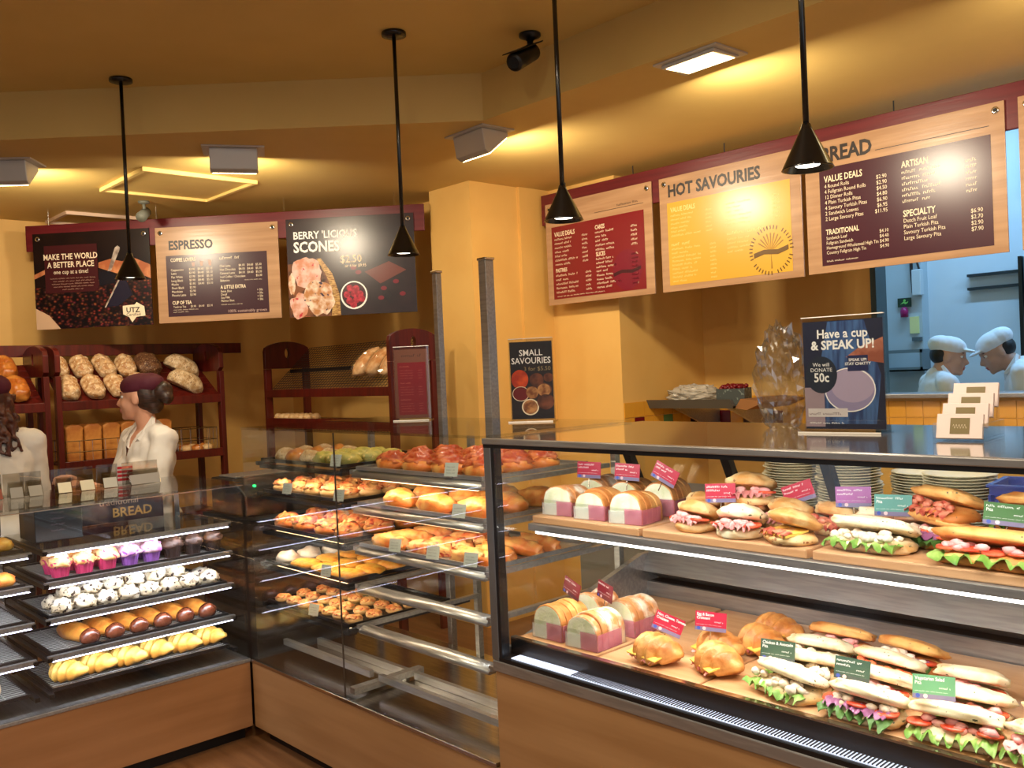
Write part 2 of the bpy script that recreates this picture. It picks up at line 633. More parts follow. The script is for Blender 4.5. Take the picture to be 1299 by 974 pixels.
def wallwash(loc, target, label, power, tilt):
    a = math.atan2(target[1] - loc[1], target[0] - loc[0]) - math.pi / 2
    t = thing('ceiling_light', label, 'ceiling light', loc, a, 'wall-washer ceiling lights')
    # local +y points at the boards
    MB().box(-0.15, 0.15, -0.10, 0.10, -0.008, -0.0005).build('trim_plate', m_grey, t)
    hb = MB()
    if tilt:
        hb.prism([(-0.075, -0.0085), (0.085, -0.0085), (0.09, -0.03), (-0.03, -0.125), (-0.06, -0.11)], -0.115, 0.115, 'x')
        hb.build('housing', m_grey, t, bevel=0.004)
        MB().add([(-0.105, 0.0915, -0.034), (0.105, 0.0915, -0.034), (0.105, -0.026, -0.127), (-0.105, -0.026, -0.127)], [(0, 1, 2, 3)]).build('lamp_lens', m_lamp, t)
    else:
        hb.prism([(-0.08, -0.0085), (0.08, -0.0085), (0.078, -0.014), (-0.078, -0.022)], -0.125, 0.125, 'x')
        hb.build('housing', m_grey, t, bevel=0.004)
        MB().add([(-0.11, 0.072, -0.0155), (0.11, 0.072, -0.0155), (0.11, -0.07, -0.0235), (-0.11, -0.07, -0.0235)], [(0, 1, 2, 3)]).build('lamp_lens', m_lamp, t)
    d = (Vector(target) - Vector(loc)).normalized()
    area('wallwash lamp', Vector(loc) + Vector((d.x * 0.10, d.y * 0.10, -0.14)), target, 0.2, 0.1, power, WARM)


wallwash((-0.53, 0.30, ZL), (-1.75, 0.95, 2.0), 'grey tilted ceiling light in front of the espresso board', 17, True)
wallwash((0.40, 1.13, ZL), (0.45, 2.36, 1.9), 'grey tilted ceiling light right of the bulkhead corner', 19, True)
wallwash((1.70, 1.13, ZL), (1.75, 2.36, 1.8), 'bright flat ceiling light before the savouries and bread boards', 19, False)
wallwash((-1.36, -0.52, ZL), (-2.5, 0.35, 2.0), 'grey tilted ceiling light cut by the left picture edge', 17, True)
wallwash((3.0, 1.13, ZL), (3.0, 2.36, 1.8), 'flat ceiling light beyond the right picture edge', 19, False)
# fill lamps added over the customer area, out of view
for i, (x, y) in enumerate([(2.2, -1.0), (4.2, -0.8), (1.0, -2.6), (3.6, -3.2)]):
    t = thing('fill_downlight', 'added unseen fill lamp over the customer floor, %s from the counter' % ORD[i], 'ceiling light', (x, y, ZU), 0, 'added fill lamps')
    MB().lathe([(0.10, -0.008), (0.10, -0.0005)], 20).build('ring', m_grey, t)
    MB().lathe([(0.08, -0.012), (0.08, -0.0085)], 20).build('lamp_lens', m_lamp, t)
    area('downlight lamp', (x, y, ZU - 0.03), (x, y, 0), 0.14, 0.14, 44, WARM)


def pendant(x, y, label):
    t = thing('pendant_lamp', label, 'pendant lamp', (x, y, ZU), 0, 'black cone pendant lamps')
    MB().lathe([(0.05, -0.001), (0.05, -0.014), (0.03, -0.02), (0.006, -0.022)], 24).build('ceiling_rose', m_blackm, t, True)
    MB().tube([(0, 0, -0.015), (0, 0, -0.80)], 0.008, 10).build('rod', m_blackm, t, True)
    MB().lathe([(0.011, -0.785), (0.016, -0.80), (0.064, -0.898), (0.066, -0.902), (0.062, -0.902), (0.016, -0.815), (0.002, -0.812)], 32).build('cone_shade', m_blackm, t, True)
    MB().lathe([(0.034, -0.886), (0.030, -0.893), (0.002, -0.895)], 20).build('bulb', emat('pendant bulb', (255, 244, 226), 9.0), t, True)
    l = bpy.data.lights.new('pendant lamp light', 'SPOT')
    l.energy = 22
    l.spot_size = RAD(95)
    l.spot_blend = 0.6
    l.shadow_soft_size = 0.03
    l.color = (1, 0.86, 0.66)
    o = bpy.data.objects.new('pendant lamp light', l)
    col.objects.link(o)
    o.location = (x, y, ZU - 0.905)


pendant(-0.427, -0.281, 'black cone pendant lamp in front of the coffee bean poster')
pendant(0.75, 0.38, 'black cone pendant lamp at the right edge of the scones poster')
pendant(1.67, 0.36, 'black cone pendant lamp in front of the red cake menu board')
pendant(2.555, 0.35, 'black cone pendant lamp between the yellow and bread boards')

# cctv cameras
t = thing('security_camera', 'black bullet security camera on the upper ceiling', 'camera', (1.07, 0.84, ZU), RAD(-80))
MB().lathe([(0.045, -0.001), (0.045, -0.012), (0.02, -0.022), (0.014, -0.03)], 20).build('mount', m_black, t, True)
MB().tube([(0, 0, -0.02), (0, 0, -0.05), (0.012, 0, -0.075)], [0.014, 0.013, 0.016], 10).build('arm', m_black, t, True)
cb = MB().tube([(-0.02, 0, -0.065), (-0.015, 0, -0.07), (0.115, 0, -0.145), (0.122, 0, -0.149)], [0.026, 0.036, 0.038, 0.034], 16)
cb.build('body', m_black, t, True)
MB().prism([(-0.045, -0.022), (0.145, -0.112), (0.150, -0.120), (-0.04, -0.030)], -0.036, 0.036, 'y').build('sun_shield', m_black, t)
MB().tube([(0.1225, 0, -0.1495), (0.125, 0, -0.151)], 0.024, 16).build('lens', mat('camera lens', (40, 44, 48), 0.1), t)
t = thing('security_camera', 'small grey security camera on the ceiling above the espresso board', 'camera', (-2.02, 0.42, ZL), RAD(-40))
gm = mat('weathered grey plastic', (110, 112, 100), 0.5)
MB().lathe([(0.035, -0.001), (0.035, -0.012), (0.012, -0.02)], 16).build('mount', gm, t, True)
MB().tube([(0, 0, -0.015), (0, 0, -0.06)], 0.010, 8).build('arm', gm, t, True)
MB().tube([(-0.04, 0, -0.06), (0.06, 0, -0.11)], [0.03, 0.034], 14).build('body', gm, t, True)

# ceiling hatch frames
m_hatch = mat('pale yellow hatch trim', (244, 214, 130), 0.4)


def hatch(x0, x1, y0, y1, label, m):
    t = thing('ceiling_hatch', label, 'ceiling hatch', ((x0 + x1) / 2, (y0 + y1) / 2, ZL))
    a, b = (x1 - x0) / 2, (y1 - y0) / 2
    w = 0.022
    for bx in ((-a, a, -b, -b + w), (-a, a, b - w, b), (-a, -a + w, -b + w, b - w), (a - w, a, -b + w, b - w)):
        MB().box(bx[0], bx[1], bx[2], bx[3], -0.022, -0.0005).build('trim_strip', m, t)
    MB().box(-a + w, a - w, -b + w, b - w, -0.006, -0.0005).build('panel', m_ceil, t)


hatch(-1.765, -1.11, 0.065, 0.73, 'square ceiling hatch with bright yellow trim', m_hatch)
hatch(-3.0, -2.56, 0.12, 0.65, 'ceiling hatch with pinkish trim above the coffee poster', mat('pinkish hatch trim', (226, 196, 170), 0.4))

# ---------------------------------------------------------------- menu boards
LB = Vector((-3.073, -0.141, 0)) + Vector((math.sin(RAD(43)), -math.cos(RAD(43)), 0)) * 0.15
LA = RAD(43)
m_chr = mat('chrome eyelet', (230, 228, 224), 0.12, 1.0)
m_hole = mat('eyelet hole', (12, 8, 8), 0.6)
t = thing('hanging_rail', 'red stained wooden rail holding the coffee and scones posters', 'rail', LB, LA)
MB().box(0.265, 2.91, 0.0, 0.022, 2.495, 2.665).build('plank', m_red, t, bevel=0.003)
for s_ in (0.42, 1.15, 2.0, 2.72):
    MB().tube([(s_, 0.011, 2.66), (s_, 0.011, ZL)], 0.003, 6).build('hook', m_chr, t)
t = thing('hanging_rail', 'long red stained wooden rail holding the bread and savouries boards', 'rail', (0, 2.36, 0))
MB().box(-0.41, 3.5, 0.0, 0.022, 2.505, 2.70).build('plank', m_red, t, bevel=0.003)
for s_ in (-0.2, 0.35, 0.98, 1.9, 2.8):
    MB().tube([(s_, 0.011, 2.69), (s_, 0.011, ZL)], 0.003, 6).build('hook', m_black, t)


def board(left, x0, x1, z0, z1, label, m, name='menu_board'):
    if left:
        loc = LB + Vector((math.cos(LA), math.sin(LA), 0)) * x0 + Vector((math.sin(LA), -math.cos(LA), 0)) * 0.010
        t = thing(name, label, 'menu board', (loc.x, loc.y, z0), LA, 'menu boards')
    else:
        t = thing(name, label, 'menu board', (x0, 2.35, z0), 0, 'menu boards')
    w, h = x1 - x0, z1 - z0
    MB().box(0, w, 0, 0.008, 0, h).build('panel', m, t, bevel=0.001)
    for x in (0.035, w - 0.035):
        M = Matrix.Translation((x, -0.001, h - 0.035)) @ Matrix.Rotation(RAD(90), 4, 'X')
        e = MB().lathe([(0.010, -0.0005), (0.016, -0.0005), (0.015, 0.003), (0.009, 0.003)], 18, M).build('eyelet', m_chr, t, True)
        MB().lathe([(0.009, 0.0032), (0.0085, 0.0036)], 14, M).build('eyelet_hole', m_hole, e)
    return t, w, h


gl = 0.27
# -- coffee bean poster
m_dark = mat('dark coffee poster print', (30, 16, 14), gl, rgb2=(22, 12, 12), scale=6)
t, w, h = board(True, 0.317, 1.105, 1.98, 2.607, 'coffee bean poster reading make the world a better place', m_dark)
p = Print(-0.001)
bm_ = beanmat()
p.poly([(0.0, 0.0), (w, 0.0), (w, 0.30), (0.62, 0.29), (0.42, 0.31), (0.2, 0.30), (0.0, 0.27)], bm_)
skin = mat('printed skin tone', (206, 138, 92), gl, rgb2=(160, 92, 58), scale=9)
p.poly([(0.44, 0.42), (0.52, 0.44), (0.6, 0.42), (0.68, 0.44), (w, 0.39), (w, 0.30), (0.72, 0.33), (0.6, 0.33), (0.44, 0.385)], skin, 0.0004)
p.poly([(0.0, 0.33), (0.0, 0.36), (0.10, 0.40), (0.10, 0.37)], skin, 0.0004)
scoop = mat('printed steel scoop', (196, 182, 168), gl, rgb2=(120, 104, 96), scale=14)
p.poly([(0.50, 0.36), (0.555, 0.51), (0.575, 0.525), (0.59, 0.51), (0.585, 0.49), (0.525, 0.365)], scoop, 0.0008)
p.poly([(0.44, 0.36), (0.5, 0.365), (0.56, 0.33), (0.545, 0.28), (0.44, 0.27)], mat('printed scoop bowl', (24, 22, 30), gl), 0.0007)
p.poly([(0.60, 0.36), (0.61, 0.355), (0.478, 0.125), (0.468, 0.125)], scoop, 0.001)
p.poly([(0.60, 0.35), (0.66, 0.2), (0.56, 0.13), (0.48, 0.13)], mat('printed navy scoop', (34, 30, 46), gl), 0.0009)
p.poly([(0.0, 0.0), (0.165, 0.0), (0.09, 0.09), (0.0, 0.14)], mat('printed beige cloth', (206, 172, 140), gl), 0.0005)
p.rect(0.075, 0.435, 0.235, 0.545, mat('brown caption box', (64, 24, 26), gl), 0.0012)
p.text('MAKE THE WORLD', 0.253, 0.452, 0.053, m_cream, 'CENTER', 0.018, lift=0.002, sx=0.80)
p.text('A BETTER PLACE', 0.253, 0.400, 0.053, m_cream, 'CENTER', 0.018, lift=0.002, sx=0.80)
p.text('one cup at a time!', 0.253, 0.358, 0.038, m_cream, 'CENTER', 0.004, lift=0.002, sx=0.85)
for k, (a, b_) in enumerate([(0.11, 0.31), (0.13, 0.27), (0.12, 0.29), (0.13, 0.27), (0.19, 0.14)]):
    p.greek(a, 0.325 - k * 0.018, b_, 0.010, mat('faint cream print', (176, 140, 120), 0.4), k, 0.002)
p.poly([(0.59, 0.13), (0.67, 0.135), (0.685, 0.15), (0.735, 0.12), (0.74, 0.06), (0.68, 0.055), (0.65, 0.02), (0.63, 0.055), (0.59, 0.075)], m_cream, 0.0014)
p.text('UTZ', 0.612, 0.085, 0.047, m_ink, bold=0.02, lift=0.002)
p.text('Certified', 0.612, 0.062, 0.027, m_ink, bold=0.0, lift=0.002)
p.build(t, 'poster_print')

# -- espresso board
m_plum = mat('plum menu panel', (62, 36, 44), gl)
t, w, h = board(True, 1.146, 1.96, 1.983, 2.603, 'wood-look menu board headed espresso', m_board)
p = Print(-0.001)
p.rect(0.065, 0.735, 0.04, 0.435, m_plum)
p.text('ESPRESSO', 0.085, 0.474, 0.080, m_ink, bold=0.035, sx=0.86)
L = 0.0006
p.text('COFFEE LOVERS', 0.095, 0.395, 0.032, m_cream, bold=0.02, sx=0.72, lift=L)
for c, x in enumerate((0.235, 0.29, 0.345)):
    p.poly([(x, 0.385 + c * 0.006), (x + 0.022, 0.385 + c * 0.006), (x + 0.019, 0.36), (x + 0.003, 0.36)], mat('printed cup', (180, 150, 140), 0.4), L)
items = ['Cappuccino', 'Latte', 'Flat White', 'Long Black', 'Mocha', 'Short Black', 'Macchiato', 'Piccolo Latte']
for k, it in enumerate(items):
    z = 0.335 - k * 0.0235
    p.text(it, 0.095, z, 0.021, m_cream, bold=0.0, sx=0.85, lift=L)
    for c in range(3 if k < 5 else 1):
        p.text(['$3.90', '$4.40', '$5.10'][c], 0.215 + c * 0.058, z, 0.021, m_cream, bold=0.0, sx=0.85, lift=L)
p.text('CUP OF TEA', 0.095, 0.118, 0.032, m_cream, bold=0.02, sx=0.72, lift=L)
p.text('Teadrop Tea', 0.10, 0.096, 0.019, m_cream, bold=0.0, sx=0.85, lift=L)
for c in range(3):
    p.text(['$3.90', '$4.40', '$5.10'][c], 0.215 + c * 0.055, 0.096, 0.019, m_cream, bold=0.0, sx=0.85, lift=L)
p.greek(0.10, 0.08, 0.17, 0.009, m_cream, 3, L)
p.greek(0.10, 0.066, 0.10, 0.009, m_cream, 4, L)
p.greek(0.42, 0.395, 0.13, 0.026, m_cream, 41, L)
for k, it in enumerate(['Chai Latte', 'Hot Chocolate', 'Caramel Latte', 'Iced Coffee / Chocolate', 'Babycino']):
    z = 0.345 - k * 0.0235
    p.text(it, 0.42, z, 0.021, m_cream, bold=0.0, sx=0.82, lift=L)
    for c in range(3 if k < 3 else (1 if k == 3 else 0)):
        cc = c if k < 3 else 2
        p.text(['$4.10', '$4.60', '$5.30'][cc], 0.545 + cc * 0.056, z, 0.021, m_cream, bold=0.0, sx=0.85, lift=L)
p.greek(0.58, 0.253, 0.12, 0.009, m_cream, 9, L)
p.text('A LITTLE EXTRA', 0.42, 0.205, 0.032, m_cream, bold=0.02, sx=0.72, lift=L)
for k, it in enumerate(['Extra Shot', 'Decaf', 'Soy Milk', 'Flavour Shot']):
    p.text(it, 0.42, 0.182 - k * 0.0205, 0.020, m_cream, bold=0.0, sx=0.85, lift=L)
    p.text('+ 50c', 0.66, 0.182 - k * 0.0205, 0.020, m_cream, bold=0.0, sx=0.85, lift=L)
p.greek(0.42, 0.10, 0.14, 0.009, m_cream, 5, L)
p.text('100% sustainably grown', 0.72, 0.05, 0.027, mat('pale mauve print', (190, 160, 150), 0.4), 'RIGHT', 0.0, lift=L)
p.build(t, 'menu_print')

# -- scones poster
m_slate = mat('dark slate poster print', (52, 38, 42), gl, rgb2=(34, 26, 32), scale=5, lo=0.3, hi=0.7)
t, w, h = board(True, 2.013, 2.842, 1.98, 2.61, 'dark poster of berry scones and raspberries with two fifty price', m_slate)
p = Print(-0.001)
m_sc = [mat('printed scone pink', (232, 196, 186), gl, rgb2=(206, 140, 110), scale=16, spots=(196, 60, 70), sscale=22, sth=0.63),
        mat('printed scone cream', (240, 220, 200), gl, rgb2=(190, 130, 80), scale=18, spots=(50, 36, 66), sscale=26, sth=0.63)]
m_bask = mat('printed basket straw', (206, 166, 96), gl, rgb2=(140, 96, 48), scale=18, stretch=(2, 1, 6))
p.poly([(0.0, 0.0), (0.0, 0.34), (0.16, 0.36), (0.26, 0.28), (0.33, 0.12), (0.32, 0.0)], mat('printed dark basket', (52, 32, 24), gl, rgb2=(130, 80, 50), scale=14), 0.0003)
p.poly([(0.19, 0.37), (0.22, 0.37), (0.29, 0.27), (0.33, 0.14), (0.335, 0.0), (0.275, 0.0), (0.29, 0.14), (0.25, 0.26)], m_bask, 0.0006)
p.disc(0.125, 0.285, 0.095, 0.10, m_sc[0], 0.0009, wob=0.25, seed=1)
p.disc(0.20, 0.115, 0.098, 0.115, m_sc[1], 0.0010, wob=0.25, seed=2)
p.disc(0.065, 0.07, 0.06, 0.085, m_sc[0], 0.0008, wob=0.3, seed=3)
p.disc(0.025, 0.215, 0.022, 0.07, m_sc[1], 0.0008, wob=0.3, seed=4)
p.poly([(0.50, 0.27), (0.66, 0.33), (0.77, 0.27), (0.60, 0.19)], mat('printed napkin', (112, 60, 54), gl), 0.0003)
p.disc(0.425, 0.125, 0.088, 0.090, m_wprint, 0.0007)
p.disc(0.425, 0.127, 0.078, 0.080, mat('printed bowl inside', (60, 18, 30), gl), 0.0010)
m_rasp = mat('printed raspberry', (200, 44, 66), gl, rgb2=(140, 18, 40), scale=40)
for a, b_ in [(0.40, 0.17), (0.44, 0.165), (0.38, 0.13), (0.425, 0.135), (0.465, 0.13), (0.395, 0.09), (0.44, 0.095), (0.475, 0.10), (0.42, 0.065)]:
    p.disc(a, b_, 0.022, 0.022, m_rasp, 0.0013 + a * 0.0003, 14)
for a, b_ in [(0.46, 0.27), (0.62, 0.16), (0.70, 0.2), (0.60, 0.1), (0.74, 0.12), (0.43, 0.30)]:
    p.disc(a, b_, 0.02, 0.014, mat('printed dim berry', (122, 34, 48), gl), 0.0006, 12)
p.text("BERRY 'LICIOUS", 0.045, 0.500, 0.066, m_wprint, bold=0.02, lift=0.002, sx=0.90)
p.text('SCONES', 0.045, 0.415, 0.094, m_wprint, bold=0.03, lift=0.002, sx=0.86)
p.text('$2.50', 0.345, 0.335, 0.066, m_cream, bold=0.01, lift=0.002, sx=0.95)
p.text('or 4 for $9.95', 0.375, 0.305, 0.027, m_cream, bold=0.015, lift=0.002, sx=0.9)
p.build(t, 'poster_print')

# -- red cakes board
m_redp = mat('red menu panel', (120, 20, 28), gl)
t, w, h = board(False, -0.366, 0.495, 1.985, 2.632, 'wood-look menu board with a red cakes and pastries panel', m_board)
p = Print(-0.001)
p.rect(0.05, 0.80, 0.035, 0.495, m_redp)
p.rect(0.42, 0.80, 0.532, 0.535, m_ink)
p.greek(0.60, 0.545, 0.16, 0.02, m_ink, 2, 0)
p.disc(0.66, 0.16, 0.11, 0.12, mat('red emblem shade', (116, 18, 40), gl), L)
p.poly([(0.555, 0.15), (0.62, 0.165), (0.70, 0.158), (0.765, 0.175), (0.765, 0.155), (0.70, 0.138), (0.62, 0.145), (0.555, 0.128)], mat('dark emblem ribbon', (60, 14, 26), gl), 0.0009)
p.text('VALUE DEALS', 0.075, 0.432, 0.040, m_cream, bold=0.02, sx=0.72, lift=L)
p.text('PASTRIES', 0.075, 0.205, 0.034, m_cream, bold=0.02, sx=0.72, lift=L)
p.text('CAKES', 0.42, 0.432, 0.036, m_cream, bold=0.02, sx=0.72, lift=L)
p.text('SLICES', 0.42, 0.268, 0.036, m_cream, bold=0.02, sx=0.72, lift=L)
for (x, z0, n, xp, s0) in [(0.075, 0.408, 7, 0.31, 10), (0.075, 0.178, 5, 0.33, 20), (0.42, 0.408, 5, 0.70, 30), (0.42, 0.245, 8, 0.70, 40)]:
    for k in range(n):
        z = z0 - k * 0.0265 * (1 if n < 8 else 0.93)
        p.greek(x, z, random.Random(s0 + k).uniform(0.09, 0.2), 0.019, m_cream, s0 + k, L)
        p.greek(xp, z, 0.05, 0.019, m_cream, 100 + s0 + k, L)
p.greek(0.08, 0.048, 0.4, 0.010, m_cream, 77, L)
p.build(t, 'menu_print')

# -- yellow hot savouries board
m_yel = mat('yellow menu panel', (216, 166, 56), gl)
t, w, h = board(False, 0.55, 1.43, 1.985, 2.63, 'wood-look menu board headed hot savouries with a yellow panel', m_board)
p = Print(-0.001)
p.rect(0.052, 0.82, 0.035, 0.50, m_yel)
p.text('HOT SAVOURIES', 0.06, 0.535, 0.092, m_ink, bold=0.035, sx=0.86)
m_py = mat('pale yellow print', (246, 214, 130), 0.4)
p.text('VALUE DEALS', 0.075, 0.445, 0.038, m_py, bold=0.02, sx=0.72, lift=L)
p.greek(0.075, 0.255, 0.12, 0.026, m_py, 43, L)
p.greek(0.44, 0.268, 0.26, 0.026, m_py, 42, L)
for (x, z0, n, xp, s0) in [(0.075, 0.42, 6, 0.31, 10), (0.075, 0.232, 9, 0.33, 20), (0.44, 0.43, 6, 0.72, 30), (0.44, 0.24, 4, 0.0, 40)]:
    for k in range(n):
        z = z0 - k * 0.0225
        p.greek(x, z, random.Random(s0 + k).uniform(0.09, 0.2), 0.016, m_py, s0 + k, L)
        if xp:
            p.greek(xp, z, 0.04, 0.016, m_py, 100 + s0 + k, L)
m_em = mat('brown emblem print', (150, 112, 40), gl)
m_em2 = mat('dark emblem print', (104, 76, 30), gl)
for k in range(40):
    a = 2 * math.pi * k / 40
    if k % 8 != 7:
        x, z = 0.70 + 0.118 * math.cos(a), 0.155 + 0.118 * math.sin(a)
        c_, s_ = math.cos(a) * 0.010, math.sin(a) * 0.010
        q = 0.0032
        p.poly([(x - c_ - s_ * q / 0.01, z - s_ + c_ * q / 0.01), (x - c_ + s_ * q / 0.01, z - s_ - c_ * q / 0.01), (x + c_ + s_ * q / 0.01, z + s_ - c_ * q / 0.01), (x + c_ - s_ * q / 0.01, z + s_ + c_ * q / 0.01)], m_em2, L)
for k in range(9):
    a = RAD(25 + k * 16.3)
    p.poly([(0.70, 0.15), (0.70 + 0.075 * math.cos(a - 0.05), 0.165 + 0.075 * math.sin(a - 0.05)), (0.70 + 0.082 * math.cos(a), 0.165 + 0.082 * math.sin(a)), (0.70 + 0.075 * math.cos(a + 0.05), 0.165 + 0.075 * math.sin(a + 0.05))], m_em, L + 0.0001 * k)
p.poly([(0.70, 0.15), (0.706, 0.06), (0.698, 0.06)], m_em, L)
p.poly([(0.60, 0.148), (0.66, 0.162), (0.74, 0.155), (0.80, 0.172), (0.80, 0.148), (0.74, 0.130), (0.66, 0.138), (0.60, 0.122)], m_em2, 0.0018)
p.build(t, 'menu_print')

# -- bread board
m_plum2 = mat('dark plum menu panel', (66, 28, 40), gl)
t, w, h = board(False, 1.455, 2.377, 1.99, 2.632, 'wood-look menu board headed bread with a dark plum panel', m_board)
p = Print(-0.001)
p.rect(0.075, 0.865, 0.035, 0.51, m_plum2)
p.text('BREAD', 0.085, 0.54, 0.098, m_ink, bold=0.035, sx=0.86)
p.rect(0.36, 0.86, 0.545, 0.548, m_ink)
p.text('VALUE DEALS', 0.10, 0.44, 0.044, m_cream, bold=0.02, sx=0.72, lift=L)
for k, (a, b_) in enumerate([('4 Round Rolls', '$2.90'), ('4 Fullgrain Round Rolls', '$2.90'), ('12 Dinner Rolls', '$4.50'), ('4 Plain Turkish Pitas', '$4.80'), ('4 Savoury Turkish Pitas', '$6.90'), ('2 Sandwich Loaves', '$6.95'), ('2 Large Savoury Pitas', '$11.95')]):
    p.text(a, 0.10, 0.412 - k * 0.0265, 0.026, m_cream, bold=0.0, sx=0.86, lift=L)
    p.text(b_, 0.41, 0.412 - k * 0.0265, 0.026, m_cream, 'RIGHT', 0.0, sx=0.86, lift=L)
p.text('TRADITIONAL', 0.10, 0.185, 0.036, m_cream, bold=0.02, sx=0.72, lift=L)
for k, (a, b_) in enumerate([('Sandwich Loaf', '$4.10'), ('Fullgrain Sandwich', '$4.40'), ('Homeground Wholemeal High Tin', '$4.90'), ('Country Fullgrain High Tin', '$4.90')]):
    p.text(a, 0.10, 0.160 - k * 0.0235, 0.0225, m_cream, bold=0.0, sx=0.82, lift=L)
    p.text(b_, 0.41, 0.160 - k * 0.0235, 0.0225, m_cream, 'RIGHT', 0.0, sx=0.86, lift=L)
p.greek(0.10, 0.052, 0.16, 0.012, m_cream, 8, L)
p.text('ARTISAN', 0.48, 0.44, 0.042, m_cream, bold=0.02, sx=0.72, lift=L)
for k, (a, b_) in enumerate([('12 Year Sourdough', '$6.50'), ('Grain Sourdough', '$6.50'), ('White Sourdough', '$6.20'), ('Fullgrain Loaf', '$6.95'), ('Sourdough Rye', '$7.90'), ('Sunflower Loaf', '$7.90')]):
    p.greek(0.48, 0.412 - k * 0.0265, 0.17 - 0.02 * (k % 3), 0.022, m_cream, 60 + k, L)
    p.greek(0.76, 0.412 - k * 0.0265, 0.05, 0.022, m_cream, 70 + k, L)
p.text('SPECIALTY', 0.48, 0.215, 0.042, m_cream, bold=0.02, sx=0.72, lift=L)
for k, (a, b_) in enumerate([('Dutch Fruit Loaf', '$6.90'), ('Plain Turkish Pita', '$2.70'), ('Savoury Turkish Pita', '$2.90'), ('Large Savoury Pita', '$7.90')]):
    p.text(a, 0.48, 0.188 - k * 0.0265, 0.026, m_cream, bold=0.0, sx=0.86, lift=L)
    p.text(b_, 0.825, 0.188 - k * 0.0265, 0.026, m_cream, 'RIGHT', 0.0, sx=0.86, lift=L)
p.build(t, 'menu_print')
t, w, h = board(False, 2.43, 3.30, 1.99, 2.632, 'wood-look menu board cut off by the right picture edge', m_board)
# ---------------------------------------------------------------- display cases
def part(mb, name, m, t, smooth=False, bevel=0.0):
    return mb.build(name, m, t, smooth, bevel)


# side case (left of the inside corner): front on x=0, runs along -y
caseL = thing('display_case', 'low glass cake display case with lit shelves and wood front', 'display case', (0, 0, 0))
YL = -2.4
part(MB().box(-0.60, -0.05, YL, -0.02, 0, 0.06), 'plinth', m_black, caseL)
part(MB().box(-0.62, 0.0, YL, -0.004, 0.06, 0.345), 'base_panel', m_lamL, caseL, bevel=0.002)
part(MB().box(-0.62, 0.004, YL, -0.002, 0.345, 0.36), 'steel_deck', m_steel, caseL, bevel=0.002)
part(MB().box(-0.006, 0.0, YL, -0.004, 0.36, 1.128), 'front_glass', m_glass, caseL)
part(MB().box(-0.60, -0.008, -0.010, -0.004, 0.36, 1.128), 'end_glass', m_glass, caseL)
part(MB().box(-0.62, 0.004, YL, -0.002, 1.128, 1.138), 'top_glass', m_glass, caseL)
part(MB().box(-0.001, 0.006, YL, -0.002, 1.124, 1.1275), 'front_edge_trim', m_steel2, caseL)
for y in (-0.06, -0.835, -1.62):
    part(MB().box(-0.60, -0.575, y - 0.012, y + 0.012, 0.36, 1.128), 'upright', m_steel2, caseL)
lvL = [0.965, 0.838, 0.698, 0.556, 0.418]
for i, z in enumerate(lvL):
    for (y0, y1) in ((-0.815, -0.055), (-1.60, -0.855)):
        if i == 0:
            part(MB().box(-0.56, -0.03, y0, y1, z - 0.001, z + 0.007), 'shelf_glass', m_glass, caseL)
        if i < 4:
            part(MB().box(-0.034, -0.012, y0, y1, z - 0.012, z + 0.006), 'shelf_rail', m_steel, caseL)
            part(MB().box(-0.030, -0.013, y0 + 0.01, y1 - 0.01, z - 0.0165, z - 0.0125), 'led_strip', m_led, caseL)
            area('cake shelf led', (-0.03, (y0 + y1) / 2, z - 0.019), (-0.17, (y0 + y1) / 2, z - 0.15), y1 - y0 - 0.03, 0.012, 1.8, (0.93, 0.93, 1.0))
        for yy in (y0 - 0.004, y1 - 0.014):
            part(MB().box(-0.57, -0.012, yy, yy + 0.018, z - 0.016, z), 'shelf_bracket', m_dsteel, caseL)

# corner case: front on y=0, runs along x
caseM = thing('display_case', 'tall glass corner display case of pizza breads with two bays', 'display case', (0, 0, 0))
part(MB().box(0.05, 1.60, 0.05, 0.68, 0, 0.06), 'plinth', m_black, caseM)
part(MB().box(0.012, 1.624, 0.0, 0.70, 0.06, 0.345), 'base_panel', m_lam, caseM, bevel=0.002)
part(MB().box(0.012, 1.624, -0.004, 0.70, 0.345, 0.36), 'steel_deck', m_deck, caseM, bevel=0.002)
part(MB().box(0.018, 0.757, 0.0, 0.006, 0.361, 1.372), 'front_glass', m_glass, caseM)
part(MB().box(0.763, 1.60, 0.0, 0.006, 0.361, 1.372), 'front_glass', m_glass, caseM)
part(MB().box(0.757, 0.763, 0.001, 0.005, 0.361, 1.372), 'glass_joint', mat('dark silicone joint', (60, 50, 40), 0.4), caseM)
part(MB().box(0.012, 0.018, 0.0, 0.69, 0.361, 1.372), 'end_glass', m_glass, caseM)
part(MB().box(0.010, 1.626, -0.002, 0.72, 1.373, 1.381), 'top_glass', m_glass, caseM)
for x in (0.03, 0.78, 1.585):
    part(MB().box(x - 0.012, x + 0.012, 0.655, 0.68, 0.361, 1.372), 'upright', m_steel, caseM)
lvM = [1.235, 1.10, 0.945, 0.79, 0.615]
